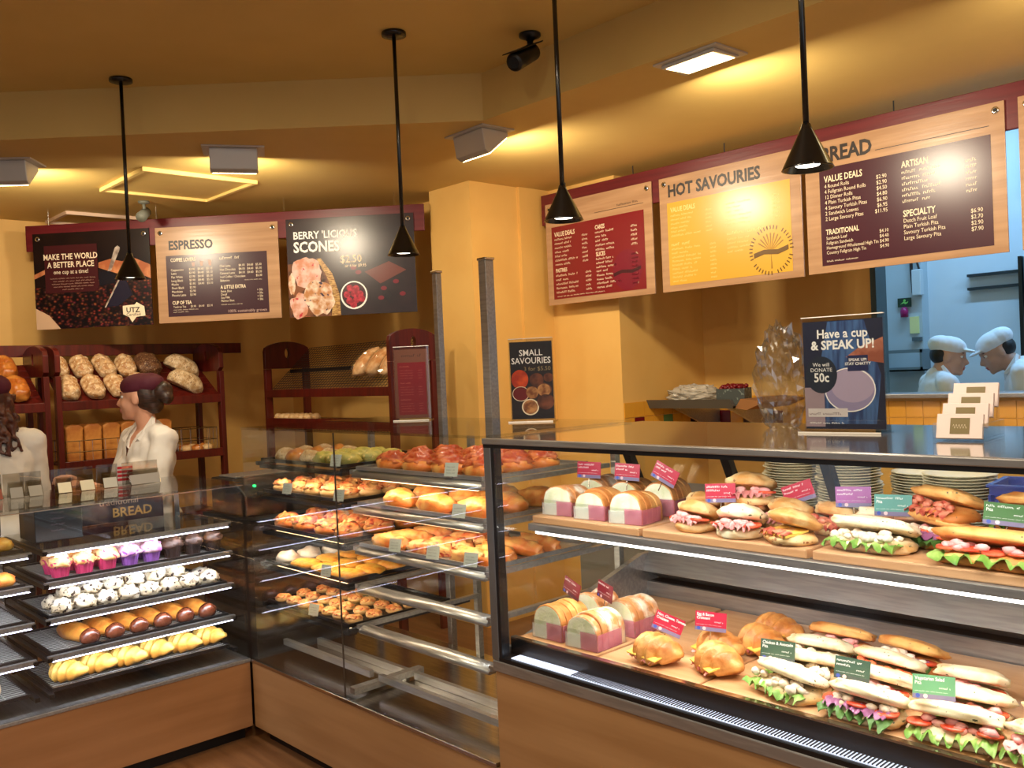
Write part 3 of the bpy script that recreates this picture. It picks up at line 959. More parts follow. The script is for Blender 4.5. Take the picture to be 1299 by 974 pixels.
for i, z in enumerate(lvM):
    for b, (x0, x1) in enumerate(((0.05, 0.745), (0.80, 1.57))):
        zz = z if b == 0 else [1.235, 1.10, 0.945, 0.80, 0.645][i]
        hd = MB()
        pr = []
        for k in range(9):
            a = math.pi * k / 8
            pr.append((0.075 - 0.030 * math.cos(a) if False else 0.07 + 0.034 * math.cos(a), zz - 0.030 + 0.024 * math.sin(a)))
        pr += [(0.04, zz - 0.034), (0.10, zz - 0.034)]
        hd.prism(pr, x0 + 0.02, x1 - 0.01, 'x')
        if b == 1:
            part(hd, 'lamp_hood', m_steel, caseM, True)
        else:
            part(MB().box(x0 + 0.02, x1 - 0.01, 0.05, 0.085, zz - 0.034, zz - 0.020), 'lamp_hood', m_dsteel, caseM)
        ly, lz = (0.06, zz - 0.040) if b == 1 else (0.087, zz - 0.030)
        part(MB().box(x0 + 0.05, x1 - 0.05, ly, ly + 0.015, lz, lz + 0.0055), 'led_strip', m_ledM, caseM)
        area('corner case led', ((x0 + x1) / 2, 0.075, zz - 0.042), ((x0 + x1) / 2, 0.22, zz - 0.15), x1 - x0 - 0.1, 0.015, 1.6, (1.0, 0.80, 0.55))
        for xx in (x0, x1 - 0.012):
            part(MB().box(xx - 0.004, xx + 0.016, 0.045, 0.65, zz - 0.022, zz - 0.006), 'tray_rail', m_dsteel if b == 0 else m_steel, caseM)
for (x0, x1) in ((0.06, 0.74), (0.80, 1.57)):
    part(MB().box(x0, x1, 0.13, 0.15, 0.40, 0.425), 'cross_bar', m_steel, caseM)
    part(MB().box(x0, x1, 0.30, 0.32, 0.361, 0.39), 'deck_lip', m_steel, caseM)
part(MB().box(0.765, 0.80, 0.02, 0.35, 0.375, 0.40), 'deck_divider', m_steel, caseM)

# sandwich case
caseR = thing('display_case', 'refrigerated sandwich display case with wood front and dark top', 'display case', (0, 0, 0))
XR = 3.42
part(MB().box(1.68, XR - 0.04, 0.05, 0.76, 0, 0.06), 'plinth', m_black, caseR)
part(MB().box(1.640, XR, 0.0, 0.80, 0.06, 0.655), 'base_panel', m_lam, caseR, bevel=0.002)
part(MB().box(1.634, XR, -0.006, 0.03, 0.655, 0.688), 'steel_rim', m_steel, caseR, bevel=0.003)
part(MB().box(1.64, XR, -0.003, 0.03, 0.688, 0.700), 'seal', m_black, caseR)
part(MB().box(1.64, XR, 0.03, 0.80, 0.655, 0.70), 'well_floor', m_dsteel, caseR)
part(MB().box(1.70, XR, 0.012, 0.05, 0.700, 0.703), 'light_grille', emat('grille light', (205, 214, 240), 1.3), caseR)
gr = MB()
for k in range(160):
    x = 1.95 + k * 0.009
    gr.box(x, x + 0.003, 0.012, 0.05, 0.7031, 0.7055)
o = part(gr, 'grille_bars', m_dsteel, caseR)
part(MB().box(1.66, XR, 0.05, 0.068, 0.70, 0.748), 'front_dam', m_black, caseR)
part(MB().box(1.66, XR, 0.05, 0.070, 0.748, 0.753), 'dam_lip', m_steel2, caseR)
part(MB().box(1.675, XR, 0.0, 0.006, 0.700, 1.345), 'front_glass', m_glass, caseR)
part(MB().box(1.640, 1.646, 0.035, 0.76, 0.70, 1.345), 'end_glass', m_glass, caseR)
part(MB().box(1.630, 1.662, -0.004, 0.032, 0.688, 1.345), 'corner_post', mat('grey post metal', (126, 128, 130), 0.35, 0.7), caseR, bevel=0.003)
part(MB().box(1.662, 1.674, -0.002, 0.030, 0.688, 1.345), 'post_gasket', m_black, caseR)
part(MB().box(1.630, XR, -0.004, 0.02, 1.345, 1.356), 'top_gasket', m_black, caseR)
part(MB().box(1.628, XR, -0.008, 0.012, 1.356, 1.374), 'top_trim', m_steel, caseR, bevel=0.003)
part(MB().box(1.628, XR, 0.012, 0.78, 1.356, 1.373), 'top_panel', m_topg, caseR, bevel=0.002)
# end cheek, rear wall of the well
part(MB().prism([(0.05, 0.70), (0.78, 0.70), (0.78, 0.90), (0.70, 0.90), (0.05, 0.72)], 1.6462, 1.668, 'x'), 'end_cheek', m_steel, caseR)
part(MB().box(1.668, XR, 0.72, 0.735, 0.70, 0.80), 'rear_step', m_steel, caseR)
part(MB().box(1.668, XR, 0.735, 0.79, 0.70, 0.80), 'air_slot', m_black, caseR)
part(MB().prism([(0.70, 0.84), (0.79, 0.80), (0.79, 0.93), (0.76, 0.95)], 1.668, XR, 'x'), 'rear_duct', m_steel, caseR)
for x in (1.68, 2.08, 2.42, 3.05):
    part(MB().prism([(0.56, 1.345), (0.59, 1.345), (0.80, 0.93), (0.77, 0.93)], x, x + 0.03, 'x'), 'rear_frame_bar', m_black, caseR)
part(MB().prism([(0.578, 1.34), (0.582, 1.34), (0.79, 0.94), (0.786, 0.94)], 1.70, XR, 'x'), 'rear_glass', m_glass, caseR)
# middle shelf with led front
part(MB().box(1.67, XR, 0.16, 0.58, 1.082, 1.090), 'shelf_glass', m_glass, caseR)
part(MB().box(1.67, XR, 0.135, 0.165, 1.072, 1.094), 'shelf_rail', m_steel, caseR, bevel=0.002)
part(MB().box(1.70, XR, 0.138, 0.158, 1.0645, 1.0715), 'led_strip', m_ledR, caseR)
area('sandwich shelf led', (2.55, 0.15, 1.060), (2.55, 0.33, 0.76), 1.65, 0.015, 8, (1.0, 0.97, 0.92))
area('sandwich top led', (2.55, 0.05, 1.342), (2.55, 0.24, 1.1), 1.65, 0.015, 7, (1.0, 0.97, 0.92))
part(MB().box(1.70, XR, 0.035, 0.055, 1.348, 1.3555), 'led_strip', m_ledR, caseR)
for x in (1.69, 2.56):
    part(MB().prism([(0.16, 1.0815), (0.60, 1.0815), (0.62, 1.02), (0.60, 1.02)], x, x + 0.012, 'x'), 'shelf_bracket', m_steel, caseR)

# serving boards
cuts = [(1.675, 2.105), (2.118, 2.622), (2.636, 3.20)]
nm = ['under the wrapped sliced sandwiches', 'under the round rolls', 'under the big salad sandwiches']
for i, (a, b) in enumerate(cuts):
    tag(MB().box(a, b, 0.15, 0.54, 1.0945 if False else 1.0942, 1.118).build('serving_board', m_cut, bevel=0.004), 'oak serving board on the upper shelf ' + nm[i], 'serving board', 'oak serving boards')
cuts = [(1.675, 1.985), (2.0, 2.345), (2.352, 2.69), (2.70, 3.04), (3.047, 3.38)]
nm = ['under the sliced loaf sandwiches', 'under the filled croissants', 'under the chicken sandwiches', 'with a bare rear half', 'at the right picture edge']
for i, (a, b) in enumerate(cuts):
    tag(MB().box(a, b, 0.074, 0.715, 0.7005, 0.752).build('serving_board', m_cut, bevel=0.004), 'oak serving board on the lower deck ' + nm[i], 'serving board', 'oak serving boards')

# steel posts behind the corner case
for i, (x, y, zt) in enumerate(((0.80, 0.78, 2.06), (0.43, 0.80, 2.045))):
    t = thing('steel_post', 'tall square steel post behind the corner case, %s' % ['nearer wider one', 'farther one at the pillar edge'][i], 'post', (x, y, 0), RAD(0), 'steel posts')
    s = 0.024 if i == 0 else 0.016
    MB().box(-s, s, -s, s, 0.008, zt).build('tube', m_steel, t, bevel=0.003)
    MB().box(-s - 0.004, s + 0.004, -s - 0.004, s + 0.004, zt, zt + 0.012).build('cap', m_steel2, t, bevel=0.003)
    MB().box(-0.06, 0.06, -0.06, 0.06, 0, 0.008).build('foot_plate', m_steel, t)

# back bench behind the counters with plates, basket
bench = thing('back_bench', 'dark steel work bench behind the sandwich case', 'bench', (0, 0, 0))
m_bench = mat('grey bench laminate', (120, 112, 100), 0.4)
MB().box(0.9, 3.6, 1.12, 1.75, 0.965, 1.0).build('worktop', m_steel, bench, bevel=0.003)
MB().box(0.93, 3.57, 1.16, 1.72, 0.0, 0.965).build('body', m_bench, bench)

# corner stand with a black machine
t = thing('corner_stand', 'narrow dark stand filling the corner between the cases', 'stand', (-0.33, 0.34, 0))
MB().box(-0.24, 0.24, -0.26, 0.26, 0.0, 0.93).build('body', mat('dark brown cabinet', (50, 34, 24), 0.5), t)
MB().box(-0.25, 0.25, -0.27, 0.27, 0.93, 0.95).build('top', m_dsteel, t)
t = thing('weighing_machine', 'black counter machine with a green light behind the cake case', 'machine', (-0.36, 0.30, 0.95))
MB().prism([(-0.18, 0.0), (0.18, 0.0), (0.18, 0.10), (0.05, 0.17), (-0.18, 0.17)], -0.2, 0.2, 'y').build('body', m_black, t, bevel=0.008)
MB().tube([(0.115, -0.12, 0.131), (0.117, -0.12, 0.139)], 0.008, 10).build('indicator_light', emat('green indicator', (40, 255, 120), 4.0), t)
MB().box(-0.15, 0.03, -0.17, 0.17, 0.17, 0.18).build('weighing_plate', m_steel, t, bevel=0.003)
# ---------------------------------------------------------------- bread racks
def headboard(x, D, zt=1.86, zb=1.665, th=0.032):
    """arched end board with an oval hand hole, in the y-z plane"""
    cy, cz = D / 2, zt - 0.085

    def inside(y, z):
        if not (0 <= y <= D and zb <= z):
            return False
        arch = zt - 0.055 + 0.055 * math.sin(math.pi * min(max(y / D, 0), 1)) ** 0.6
        return z <= arch
    n = 40
    outer, inner = [], []
    for k in range(n):
        t = 2 * math.pi * (k + 0.5) / n
        c, s = math.cos(t), math.sin(t)
        lo, hi = 0.0, 0.6
        for _ in range(22):
            md = (lo + hi) / 2
            if inside(cy + c * md, cz + s * md):
                lo = md
            else:
                hi = md
        outer.append((cy + c * lo, cz + s * lo))
        inner.append((cy + c * 0.020, cz + s * 0.036))
    mb = MB()
    vs = []
    for a in (x, x + th):
        vs += [(a, p[0], p[1]) for p in outer] + [(a, p[0], p[1]) for p in inner]
    fs = []
    for k in range(n):
        j = (k + 1) % n
        fs += [(k, j, n + j, n + k), (2 * n + j, 2 * n + k, 3 * n + k, 3 * n + j), (j, k, 2 * n + k, 2 * n + j), (n + k, n + j, 3 * n + j, 3 * n + k)]
    return mb.add(vs, fs)


def rack(label, loc, rotz, W, D=0.36, slope=0.20, shelves=(1.50, 1.13, 0.72), wire=False):
    t = thing('bread_rack', label, 'bread rack', loc, rotz, 'dark red bread racks')
    for x in (0, W - 0.032):
        headboard(x, D).build('end_board', m_rack, t, bevel=0.002)
        for y in (0.0, D - 0.05):
            MB().box(x, x + 0.032, y, y + 0.05, 0.0, 1.664).build('post', m_rack, t, bevel=0.002)
    for i, z in enumerate(shelves):
        MB().box(0.0325, W - 0.0325, 0.0, 0.022, z - 0.05, z + 0.005).build('shelf_lip', m_rack, t, bevel=0.002)
        zb = z + (slope if i == 0 else 0.0)
        if i == 0 and wire:
            # sloping wire mesh shelf
            g = MB()
            a, b = Vector((0, 0.03, z)), Vector((0, D, z + 0.30))
            for k in range(44):
                x = 0.05 + (W - 0.1) * k / 43
                g.tube([(x, a.y, a.z), (x, b.y, b.z)], 0.0018, 4)
            for k in range(20):
                q = a.lerp(b, k / 19)
                g.tube([(0.045, q.y, q.z), (W - 0.045, q.y, q.z)], 0.0018, 4)
            g.build('wire_mesh', m_dsteel, t)
            q = a.lerp(b, 0.5)
            MB().box(0.0325, W - 0.0325, q.y, q.y + 0.03, q.z - 0.03, q.z - 0.004).build('mesh_bar', m_dsteel, t)
        else:
            for k in range(6):
                y0 = 0.024 + (D - 0.03) * k / 6
                y1 = y0 + (D - 0.03) / 6 - 0.008
                za = z - 0.012 + (zb - z) * (y0 / D)
                zc = z - 0.012 + (zb - z) * (y1 / D)
                MB().prism([(y0, za - 0.012), (y1, zc - 0.012), (y1, zc), (y0, za)], 0.0325, W - 0.0325, 'x').build('slat', m_rack, t)
    return t


XB, YB0 = -2.2, -0.10
rackB = rack('dark red bread rack of scored loaves behind the staff member in the cap', (XB, YB0, 0), RAD(90), 1.085, 0.42, 0.27)
rackA = rack('dark red bread rack cut off by the left picture edge', (XB, -1.22, 0), RAD(90), 1.085, 0.42, 0.27)
rackC = rack('dark red bread rack with an empty sloping wire mesh shelf', (-2.234, 1.3, 0), 0, 1.56, wire=True, shelves=(1.51, 1.31, 0.72))
# rail behind racks A and B
tag(MB().box(XB - 0.455, XB - 0.421, -1.3, 1.33, 1.80, 1.875).build('rack_rail', m_rack, bevel=0.003), 'long dark red rail fixed behind the two left bread racks', 'rail')
# wire baskets on rack B
m_wire = mat('chrome wire', (190, 186, 178), 0.2, 1.0)


def basket(label, loc, rotz, W, D, h):
    t = thing('wire_basket', label, 'wire basket', loc, rotz)
    g = MB()
    for z in (0.004, h * 0.5, h):
        g.tube([(0, 0, z), (W, 0, z)], 0.003, 5).tube([(0, D, z), (W, D, z)], 0.003, 5)
        g.tube([(0, 0, z), (0, D, z)], 0.003, 5).tube([(W, 0, z), (W, D, z)], 0.003, 5)
    g.build('frame', m_wire, t)
    g = MB()
    n = max(4, int(W / 0.07))
    for k in range(n + 1):
        x = W * k / n
        g.tube([(x, 0, h), (x, 0, 0.004), (x, D, 0.004), (x, D, h)], 0.0018, 4)
    for k in range(6):
        y = D * k / 5
        g.tube([(0, y, h), (0, y, 0.004)], 0.0018, 4).tube([(W, y, h), (W, y, 0.004)], 0.0018, 4)
    g.build('wires', m_wire, t)
    return t


basket('chrome wire basket holding tin loaves on the bread rack', (XB - 0.028, YB0 + 0.05, 1.1185), RAD(90), 0.70, 0.28, 0.14)
basket('chrome wire basket of rolls at the right end of the rack', (XB - 0.028, YB0 + 0.775, 1.1185), RAD(90), 0.25, 0.28, 0.16)

# ---------------------------------------------------------------- signs on the counter tops
def acrylic_stand(name, label, loc, rotz, w, h, th, pm, lean=0.0):
    t = thing(name, label, 'sign', loc, rotz)
    MB().box(-w / 2, w / 2, -0.05, 0.05, 0.0, 0.004).build('foot', m_acr, t)
    MB().box(-w / 2, w / 2, 0.0024, 0.006, 0.0042, h).build('back_sheet', m_acr, t)
    MB().box(-w / 2, w / 2, -0.006, -0.0024, 0.0042, h).build('front_sheet', m_acr, t)
    MB().box(-w / 2 + 0.004, w / 2 - 0.004, -0.0020, 0.0020, 0.012, h - 0.014).build('card', pm, t)
    MB().box(-w / 2, w / 2, -0.006, 0.006, h, h + 0.003).build('top_edge', mat('bright acrylic edge', (226, 222, 214), 0.3), t)
    MB().box(-w / 2, w / 2, -0.052, -0.0505, 0.0, 0.006).build('foot_edge', mat('bright acrylic edge', (226, 222, 214), 0.3), t)
    return t


# "Have a cup" sign
gl2 = 0.35
t = acrylic_stand('counter_sign', 'acrylic stand sign reading have a cup and speak up', (2.565, 0.48, 1.3735), RAD(6), 0.285, 0.41, 0.01, mat('navy poster print', (32, 38, 62), gl2))
p = Print(-0.00225)
X0 = -0.1385
W_ = 0.277
cb = mat('blue curtain print', (70, 106, 158), gl2, rgb2=(40, 62, 108), scale=14, stretch=(4, 1, 0.4))
p.poly([(X0 + 0.09, 0.393), (X0 + 0.215, 0.393), (X0 + W_ - 0.01, 0.2), (X0 + W_ - 0.03, 0.03), (X0 + 0.06, 0.03), (X0 + 0.06, 0.25)], cb)
p.poly([(X0 + 0.20, 0.30), (X0 + W_, 0.33), (X0 + W_, 0.24), (X0 + 0.22, 0.25), (X0 + 0.15, 0.265)], mat('printed hand tone', (206, 140, 116), gl2, rgb2=(150, 84, 64), scale=10), 0.00002)
p.rect(X0, X0 + 0.07, 0.02, 0.16, mat('pale mauve print patch', (160, 140, 150), gl2), 0.00003)
p.disc(X0 + 0.16, 0.15, 0.085, 0.075, mat('printed cup mauve', (150, 140, 176), gl2), 0.00004)
p.disc(X0 + 0.17, 0.165, 0.075, 0.06, mat('printed cup inside', (176, 160, 186), gl2), 0.00006)
p.ring(X0 + 0.16, 0.15, 0.088, 0.078, 0.004, m_wprint, 0.00008)
p.disc(X0 + 0.062, 0.205, 0.056, 0.066, mat('dark teal disc', (34, 44, 60), gl2), 0.0001)
p.rect(X0 + 0.155, X0 + 0.225, 0.215, 0.27, mat('navy label print', (36, 44, 86), gl2), 0.0001)
p.rect(X0 + 0.01, X0 + 0.15, 0.055, 0.085, mat('pale strip print', (214, 206, 206), gl2), 0.0001)
p.text('Have a cup', 0.0, 0.335, 0.044, m_wprint, 'CENTER', 0.02, lift=0.00014, sx=0.90)
p.text('& SPEAK UP!', 0.0, 0.295, 0.044, m_wprint, 'CENTER', 0.03, lift=0.00014, sx=0.92)
p.text('We will\nDONATE', X0 + 0.062, 0.235, 0.019, m_wprint, 'CENTER', 0.0, lift=0.00014)
p.text('50c', X0 + 0.062, 0.18, 0.045, m_wprint, 'CENTER', 0.02, lift=0.00014, sx=0.85)
p.text('SPEAK UP!\nSTAY CHATTY', X0 + 0.19, 0.25, 0.0135, m_wprint, 'CENTER', 0.02, lift=0.00014)
p.greek(X0 + 0.015, 0.062, 0.12, 0.014, mat('grey print', (110, 90, 100), 0.4), 4, 0.00014)
p.greek(X0 + 0.015, 0.03, 0.12, 0.010, m_wprint, 5, 0.00014)
p.build(t, 'poster_print')
t.scale = (0.78, 1, 0.765)

# red menu sign on the corner case
t = acrylic_stand('counter_sign', 'acrylic stand with a red menu card on the corner case', (0.56, 0.535, 1.3815), RAD(40), 0.165, 0.40, 0.01, mat('brown menu card', (112, 66, 48), gl2))
p = Print(-0.00225)
p.rect(-0.066, 0.066, 0.03, 0.315, mat('deep red card panel', (124, 14, 26), gl2))
for k in range(3):
    p.greek(-0.055, 0.29 - k * 0.09, 0.05, 0.009, mat('dim red print', (196, 110, 96), 0.4), k, 0.0001)
    for j in range(4):
        p.greek(-0.055, 0.27 - k * 0.09 - j * 0.014, 0.06, 0.005, mat('dim red print', (196, 110, 96), 0.4), 10 + k * 5 + j, 0.0001)
        p.greek(0.03, 0.27 - k * 0.09 - j * 0.014, 0.02, 0.005, mat('dim red print', (196, 110, 96), 0.4), 30 + k * 5 + j, 0.0001)
p.greek(-0.045, 0.345, 0.09, 0.022, mat('dark brown print', (60, 30, 24), 0.4), 3, 0.0001)
p.build(t, 'menu_print')
t.scale = (0.95, 1, 0.80)

# small savouries sign
t = acrylic_stand('counter_sign', 'acrylic stand sign reading small savouries', (1.265, 0.575, 1.3815), RAD(33), 0.185, 0.40, 0.01, mat('charcoal food poster', (30, 26, 32), gl2))
p = Print(-0.00225)
fm = [mat('printed orange dip', (226, 86, 30), gl2, rgb2=(180, 50, 20), scale=20), mat('printed red sauce', (110, 16, 20), gl2), mat('printed pastry', (196, 140, 86), gl2, rgb2=(120, 66, 34), scale=26), mat('printed brown pastry', (120, 66, 44), gl2, rgb2=(70, 36, 28), scale=20)]
p.disc(-0.05, 0.205, 0.036, 0.046, fm[0], 0.00002)
p.disc(-0.048, 0.135, 0.036, 0.036, m_cream, 0.00003)
p.disc(-0.048, 0.135, 0.033, 0.033, fm[1], 0.00005)
for k, (a, b, r, q) in enumerate([(0.0, 0.14, 0.03, 2), (0.05, 0.15, 0.032, 2), (0.02, 0.20, 0.03, 3), (-0.01, 0.07, 0.036, 2), (0.055, 0.095, 0.036, 3), (0.07, 0.21, 0.02, 3)]):
    p.disc(a, b, r, r * 1.1, m_cream if k == 3 else fm[3], 0.00003 + k * 0.00001)
    p.disc(a, b, r * 0.85, r * 0.95, fm[q], 0.00010 + k * 0.00001)
p.text('SMALL', 0.0, 0.318, 0.042, m_wprint, 'CENTER', 0.01, lift=0.0002, sx=0.82)
p.text('SAVOURIES', 0.0, 0.280, 0.042, m_wprint, 'CENTER', 0.01, lift=0.0002, sx=0.78)
p.text('3 for $5.50', 0.025, 0.245, 0.028, mat('dim gold print', (150, 130, 90), 0.4), 'CENTER', 0.0, lift=0.0002, sx=0.9)
p.build(t, 'poster_print')
t.scale = (0.93, 1, 0.79)

# stepped card dispenser on the sandwich case
t = thing('card_dispenser', 'stepped clear dispenser of white loyalty cards on the case top', 'card holder', (2.915, 0.385, 1.3735), RAD(4))
MB().box(-0.055, 0.055, -0.075, 0.09, 0, 0.006).build('base', m_acr, t)
MB().box(-0.055, -0.052, -0.075, 0.09, 0.006, 0.04).build('side', m_acr, t)
MB().box(0.052, 0.055, -0.075, 0.09, 0.006, 0.04).build('side', m_acr, t)
m_card = mat('pale pink card', (232, 214, 208), 0.5)
for k in range(4):
    M = Matrix.Translation((0, -0.07 + k * 0.042, 0.0065 + k * 0.022)) @ Matrix.Rotation(RAD(-18), 4, 'X')
    c = MB().box(-0.05, 0.05, 0.0, 0.010, 0.0, 0.058, M).build('card_stack', m_card, t, bevel=0.001)
    q = MB().add([M @ Vector(v) for v in ((-0.02, -0.0006, 0.010), (0.022, -0.0006, 0.010), (0.022, -0.0006, 0.048), (-0.02, -0.0006, 0.048))], [(0, 1, 2, 3)])
    q.build('card_emblem', mat('olive gold emblem', (118, 102, 56), 0.4), c)
    if k == 0:
        wv = []
        for j in range(25):
            a = -0.014 + 0.030 * j / 24
            wv.append((a, 0.027 + 0.0045 * math.sin(j * 1.3)))
        vs = [M @ Vector((a, -0.001, b)) for a, b in wv] + [M @ Vector((a, -0.001, b + 0.0018)) for a, b in wv]
        MB().add(vs, [(j, j + 1, j + 26, j + 25) for j in range(24)]).build('card_flourish', m_cream, c)
    if k:
        z1 = 0.0065 + k * 0.022
        MB().box(-0.051, 0.051, -0.062 + k * 0.042, -0.058 + k * 0.042, 0.0065, z1 - 0.002).build('step', m_acr, t)

# crumpled plastic bag hanging behind the big sign
def crumple(name, label, loc, rotz, rx, ry, rz, seed, m, cat):
    def fn(p, d):
        k = noise.noise(Vector((d.x * 5 + seed, d.y * 5, d.z * 5))) * 0.25 + noise.noise(Vector((d.x * 13, d.y * 13 + seed, d.z * 13))) * 0.12
        return Vector((p.x * (1 + k), p.y * (1 + k), p.z * (1 + 0.4 * k)))
    o = MB().blob(rx, ry, rz, seed, 0.1, 2, -0.8, 34, 26, fn=fn).build(name, m, None, False, loc=loc, rot=(0, 0, rotz))
    return tag(o, label, cat)


m_bag = glassmat('crinkled clear plastic', (0.86, 0.87, 0.88), 0.22, 0.12)
crumple('plastic_bag', 'crumpled clear plastic bag beside the speak up sign', (2.31, 0.60, 1.3735), 0.4, 0.075, 0.06, 0.17, 3, m_bag, 'bag')

# recess shelf with wrapped goods
t = thing('wall_shelf', 'steel wall shelf in the yellow recess', 'shelf', (0.12, 2.72, 1.30))
MB().box(0.004, 0.62, 0.0, 0.5, 0.0, 0.012).build('shelf_board', m_steel, t)
MB().prism([(0.0, 0.0), (0.04, 0.0), (0.0, 0.05), (-0.03, 0.055)], 0.004, 0.62, 'x', Matrix.Translation((0, -0.001, 0))).build('front_lip', mat('dull grey shelf lip', (110, 108, 98), 0.5, 0.4), t)
MB().prism([(0.62, 0.0), (0.66, 0.055), (0.80, 0.04), (0.80, 0.03), (0.70, -0.01)], 0.02, 0.5, 'y').build('cardboard_flap', mat('brown cardboard', (150, 100, 52), 0.7), t)
MB().prism([(0.1, -0.001), (0.6, -0.001), (0.6, -0.2)], 0.1, 0.12, 'x').build('bracket', m_steel, t)
MB().prism([(0.1, -0.001), (0.6, -0.001), (0.6, -0.2)], 0.5, 0.52, 'x').build('bracket', m_steel, t)
crumple('plastic_wrapped_pack', 'plastic wrapped pack lying on the recess shelf', (0.30, 2.96, 1.3122), 0.1, 0.17, 0.15, 0.07, 8, mat('milky plastic wrap', (206, 200, 186), 0.25, alpha=0.75), 'pack')
t = thing('berry_crate', 'small dark crate heaped with red goods on the recess shelf', 'crate', (0.62, 2.92, 1.3122), 0.35)
MB().box(-0.085, 0.085, -0.1, -0.092, 0, 0.10).box(-0.085, 0.085, 0.092, 0.1, 0, 0.10).box(-0.085, -0.077, -0.092, 0.092, 0, 0.10).box(0.077, 0.085, -0.092, 0.092, 0, 0.10).box(-0.085, 0.085, -0.1, 0.1, -0.0001, 0.004).build('crate_walls', mat('dark grey crate', (64, 70, 66), 0.6, spots=(120, 130, 120), sscale=40), t)
g = MB()
for k in range(60):
    g.blob(0.014, 0.014, 0.014, k, 0.1, 2, -0.9, 8, 6, Matrix.Translation((rnd.uniform(-0.065, 0.065), rnd.uniform(-0.08, 0.08), 0.085 + rnd.uniform(0, 0.018))))
o = g.build('red_goods', mat('dark red berries', (120, 14, 24), 0.35), t, True)
o['kind'] = 'stuff'

# plates and basket on the back bench
m_plate = mat('cream paper plate', (226, 220, 196), 0.5)
pm = MB().lathe([(0.01, 0.0), (0.075, 0.0), (0.088, 0.009), (0.115, 0.015), (0.114, 0.017), (0.086, 0.0115), (0.074, 0.003), (0.01, 0.003)], 28).mesh('plate', m_plate, True)
npl = 0
for si, (x, y, n, w) in enumerate([(1.90, 1.36, 26, 'left stack behind the rolls'), (2.135, 1.34, 24, 'second stack behind the rolls'), (2.365, 1.46, 15, 'low stack behind the black bar'), (2.545, 1.30, 17, 'right stack beside the blue basket')]):
    for k in range(n):
        o = inst(pm, 'plate', None, (x + rnd.uniform(-0.006, 0.006), y + rnd.uniform(-0.006, 0.006), 1.0003 + k * 0.0098), (0, 0, rnd.uniform(0, 6)))
        tag(o, 'cream plate in the %s, %s' % (w, 'bottom one' if k == 0 else ('top one' if k == n - 1 else ('%s from the bottom' % ORD[k] if k < 20 else '%s from the top' % ORD[n - 1 - k]))), 'plate', 'stacked plates on the back bench')
t = thing('plastic_basket', 'blue slotted plastic basket on the back bench', 'basket', (2.82, 1.29, 1.0005), 0.1)
m_blue = mat('blue plastic', (30, 66, 176), 0.4)
b = MB()
b.box(-0.15, 0.15, -0.11, 0.11, 0, 0.006)
for z0, z1 in ((0.006, 0.03), (0.125, 0.15)):
    b.box(-0.15, 0.15, -0.11, -0.104, z0, z1).box(-0.15, 0.15, 0.104, 0.11, z0, z1).box(-0.15, -0.144, -0.104, 0.104, z0, z1).box(0.144, 0.15, -0.104, 0.104, z0, z1)
for k in range(16):
    x = -0.15 + 0.3 * k / 15
    b.box(x - 0.004, x + 0.004, -0.11, -0.104, 0.03, 0.125).box(x - 0.004, x + 0.004, 0.104, 0.11, 0.03, 0.125)
for k in range(11):
    y = -0.10 + 0.2 * k / 10
    b.box(-0.15, -0.144, y - 0.004, y + 0.004, 0.03, 0.125).box(0.144, 0.15, y - 0.004, y + 0.004, 0.03, 0.125)
b.build('slotted_wall', m_blue, t)
MB().box(-0.158, 0.158, -0.118, 0.118, 0.150, 0.158).build('rim', m_blue, t, bevel=0.003) if False else None
b = MB()
b.box(-0.158, 0.158, -0.118, -0.102, 0.150, 0.158).box(-0.158, 0.158, 0.102, 0.118, 0.150, 0.158).box(-0.158, -0.142, -0.102, 0.102, 0.150, 0.158).box(0.142, 0.158, -0.102, 0.102, 0.150, 0.158)
b.build('rim', m_blue, t)
t2 = tag(MB().box(-0.12, 0.12, -0.08, 0.08, 0, 0.12).build('paper_napkin_stack', mat('white paper napkin', (232, 230, 222), 0.7), bevel=0.01, loc=(2.82, 1.29, 1.008)), 'stack of white paper napkins inside the blue basket', 'napkins')

# price holders on the cake case top
m_tent = glassmat('smoky ticket acrylic', (0.80, 0.79, 0.76), 0.08)
tick = [(-0.46, -1.02, 0.05, 'dark', (70, 70, 66)), (-0.44, -0.94, 0.07, 'pale blue', (150, 178, 200)), (-0.46, -0.865, 0.05, 'rust red', (140, 70, 50)),
        (-0.45, -0.79, 0.055, 'grey', (150, 146, 138)), (-0.45, -0.72, 0.06, 'clear', (160, 156, 146)), (-0.44, -0.605, 0.06, 'cream', (226, 218, 186)),
        (-0.44, -0.515, 0.065, 'cream printed', (214, 208, 180)), (-0.44, -0.415, 0.065, 'light grey', (186, 184, 172)), (-0.44, -0.265, 0.14, 'wide grey', (160, 156, 148))]
for i, (x, y, w, nm_, c) in enumerate(tick):
    t = thing('ticket_holder', '%s ticket tent on top of the cake case, %s from the left' % (nm_, ORD[i]), 'ticket holder', (x, y, 1.1385), RAD(82 + (i * 37) % 15), 'ticket tents on the cake case')
    MB().prism([(-0.028, 0.0), (-0.025, 0.0), (0.0, 0.060), (0.025, 0.0), (0.028, 0.0), (0.002, 0.066), (-0.002, 0.066)], -w / 2, w / 2, 'x').build('tent', m_tent, t)
    M = Matrix.Translation((0, -0.030, 0.002)) @ Matrix.Rotation(RAD(-24), 4, 'X')
    MB().box(-w / 2 + 0.004, w / 2 - 0.004, 0.0, 0.001, 0.0, 0.046, M).build('card', mat('ticket card ' + nm_, c, 0.5), t)
    MB().box(-w / 2 - 0.012, w / 2 + 0.012, 0.030, 0.032, 0.0, 0.10).build('back_plate', m_tent, t)
t = thing('striped_card', 'small red striped card standing behind the wide ticket tent', 'card', (-0.535, -0.31, 1.1385), RAD(80))
MB().box(-0.035, 0.035, 0, 0.003, 0, 0.085).build('card', m_white, t)
p = Print(-0.001)
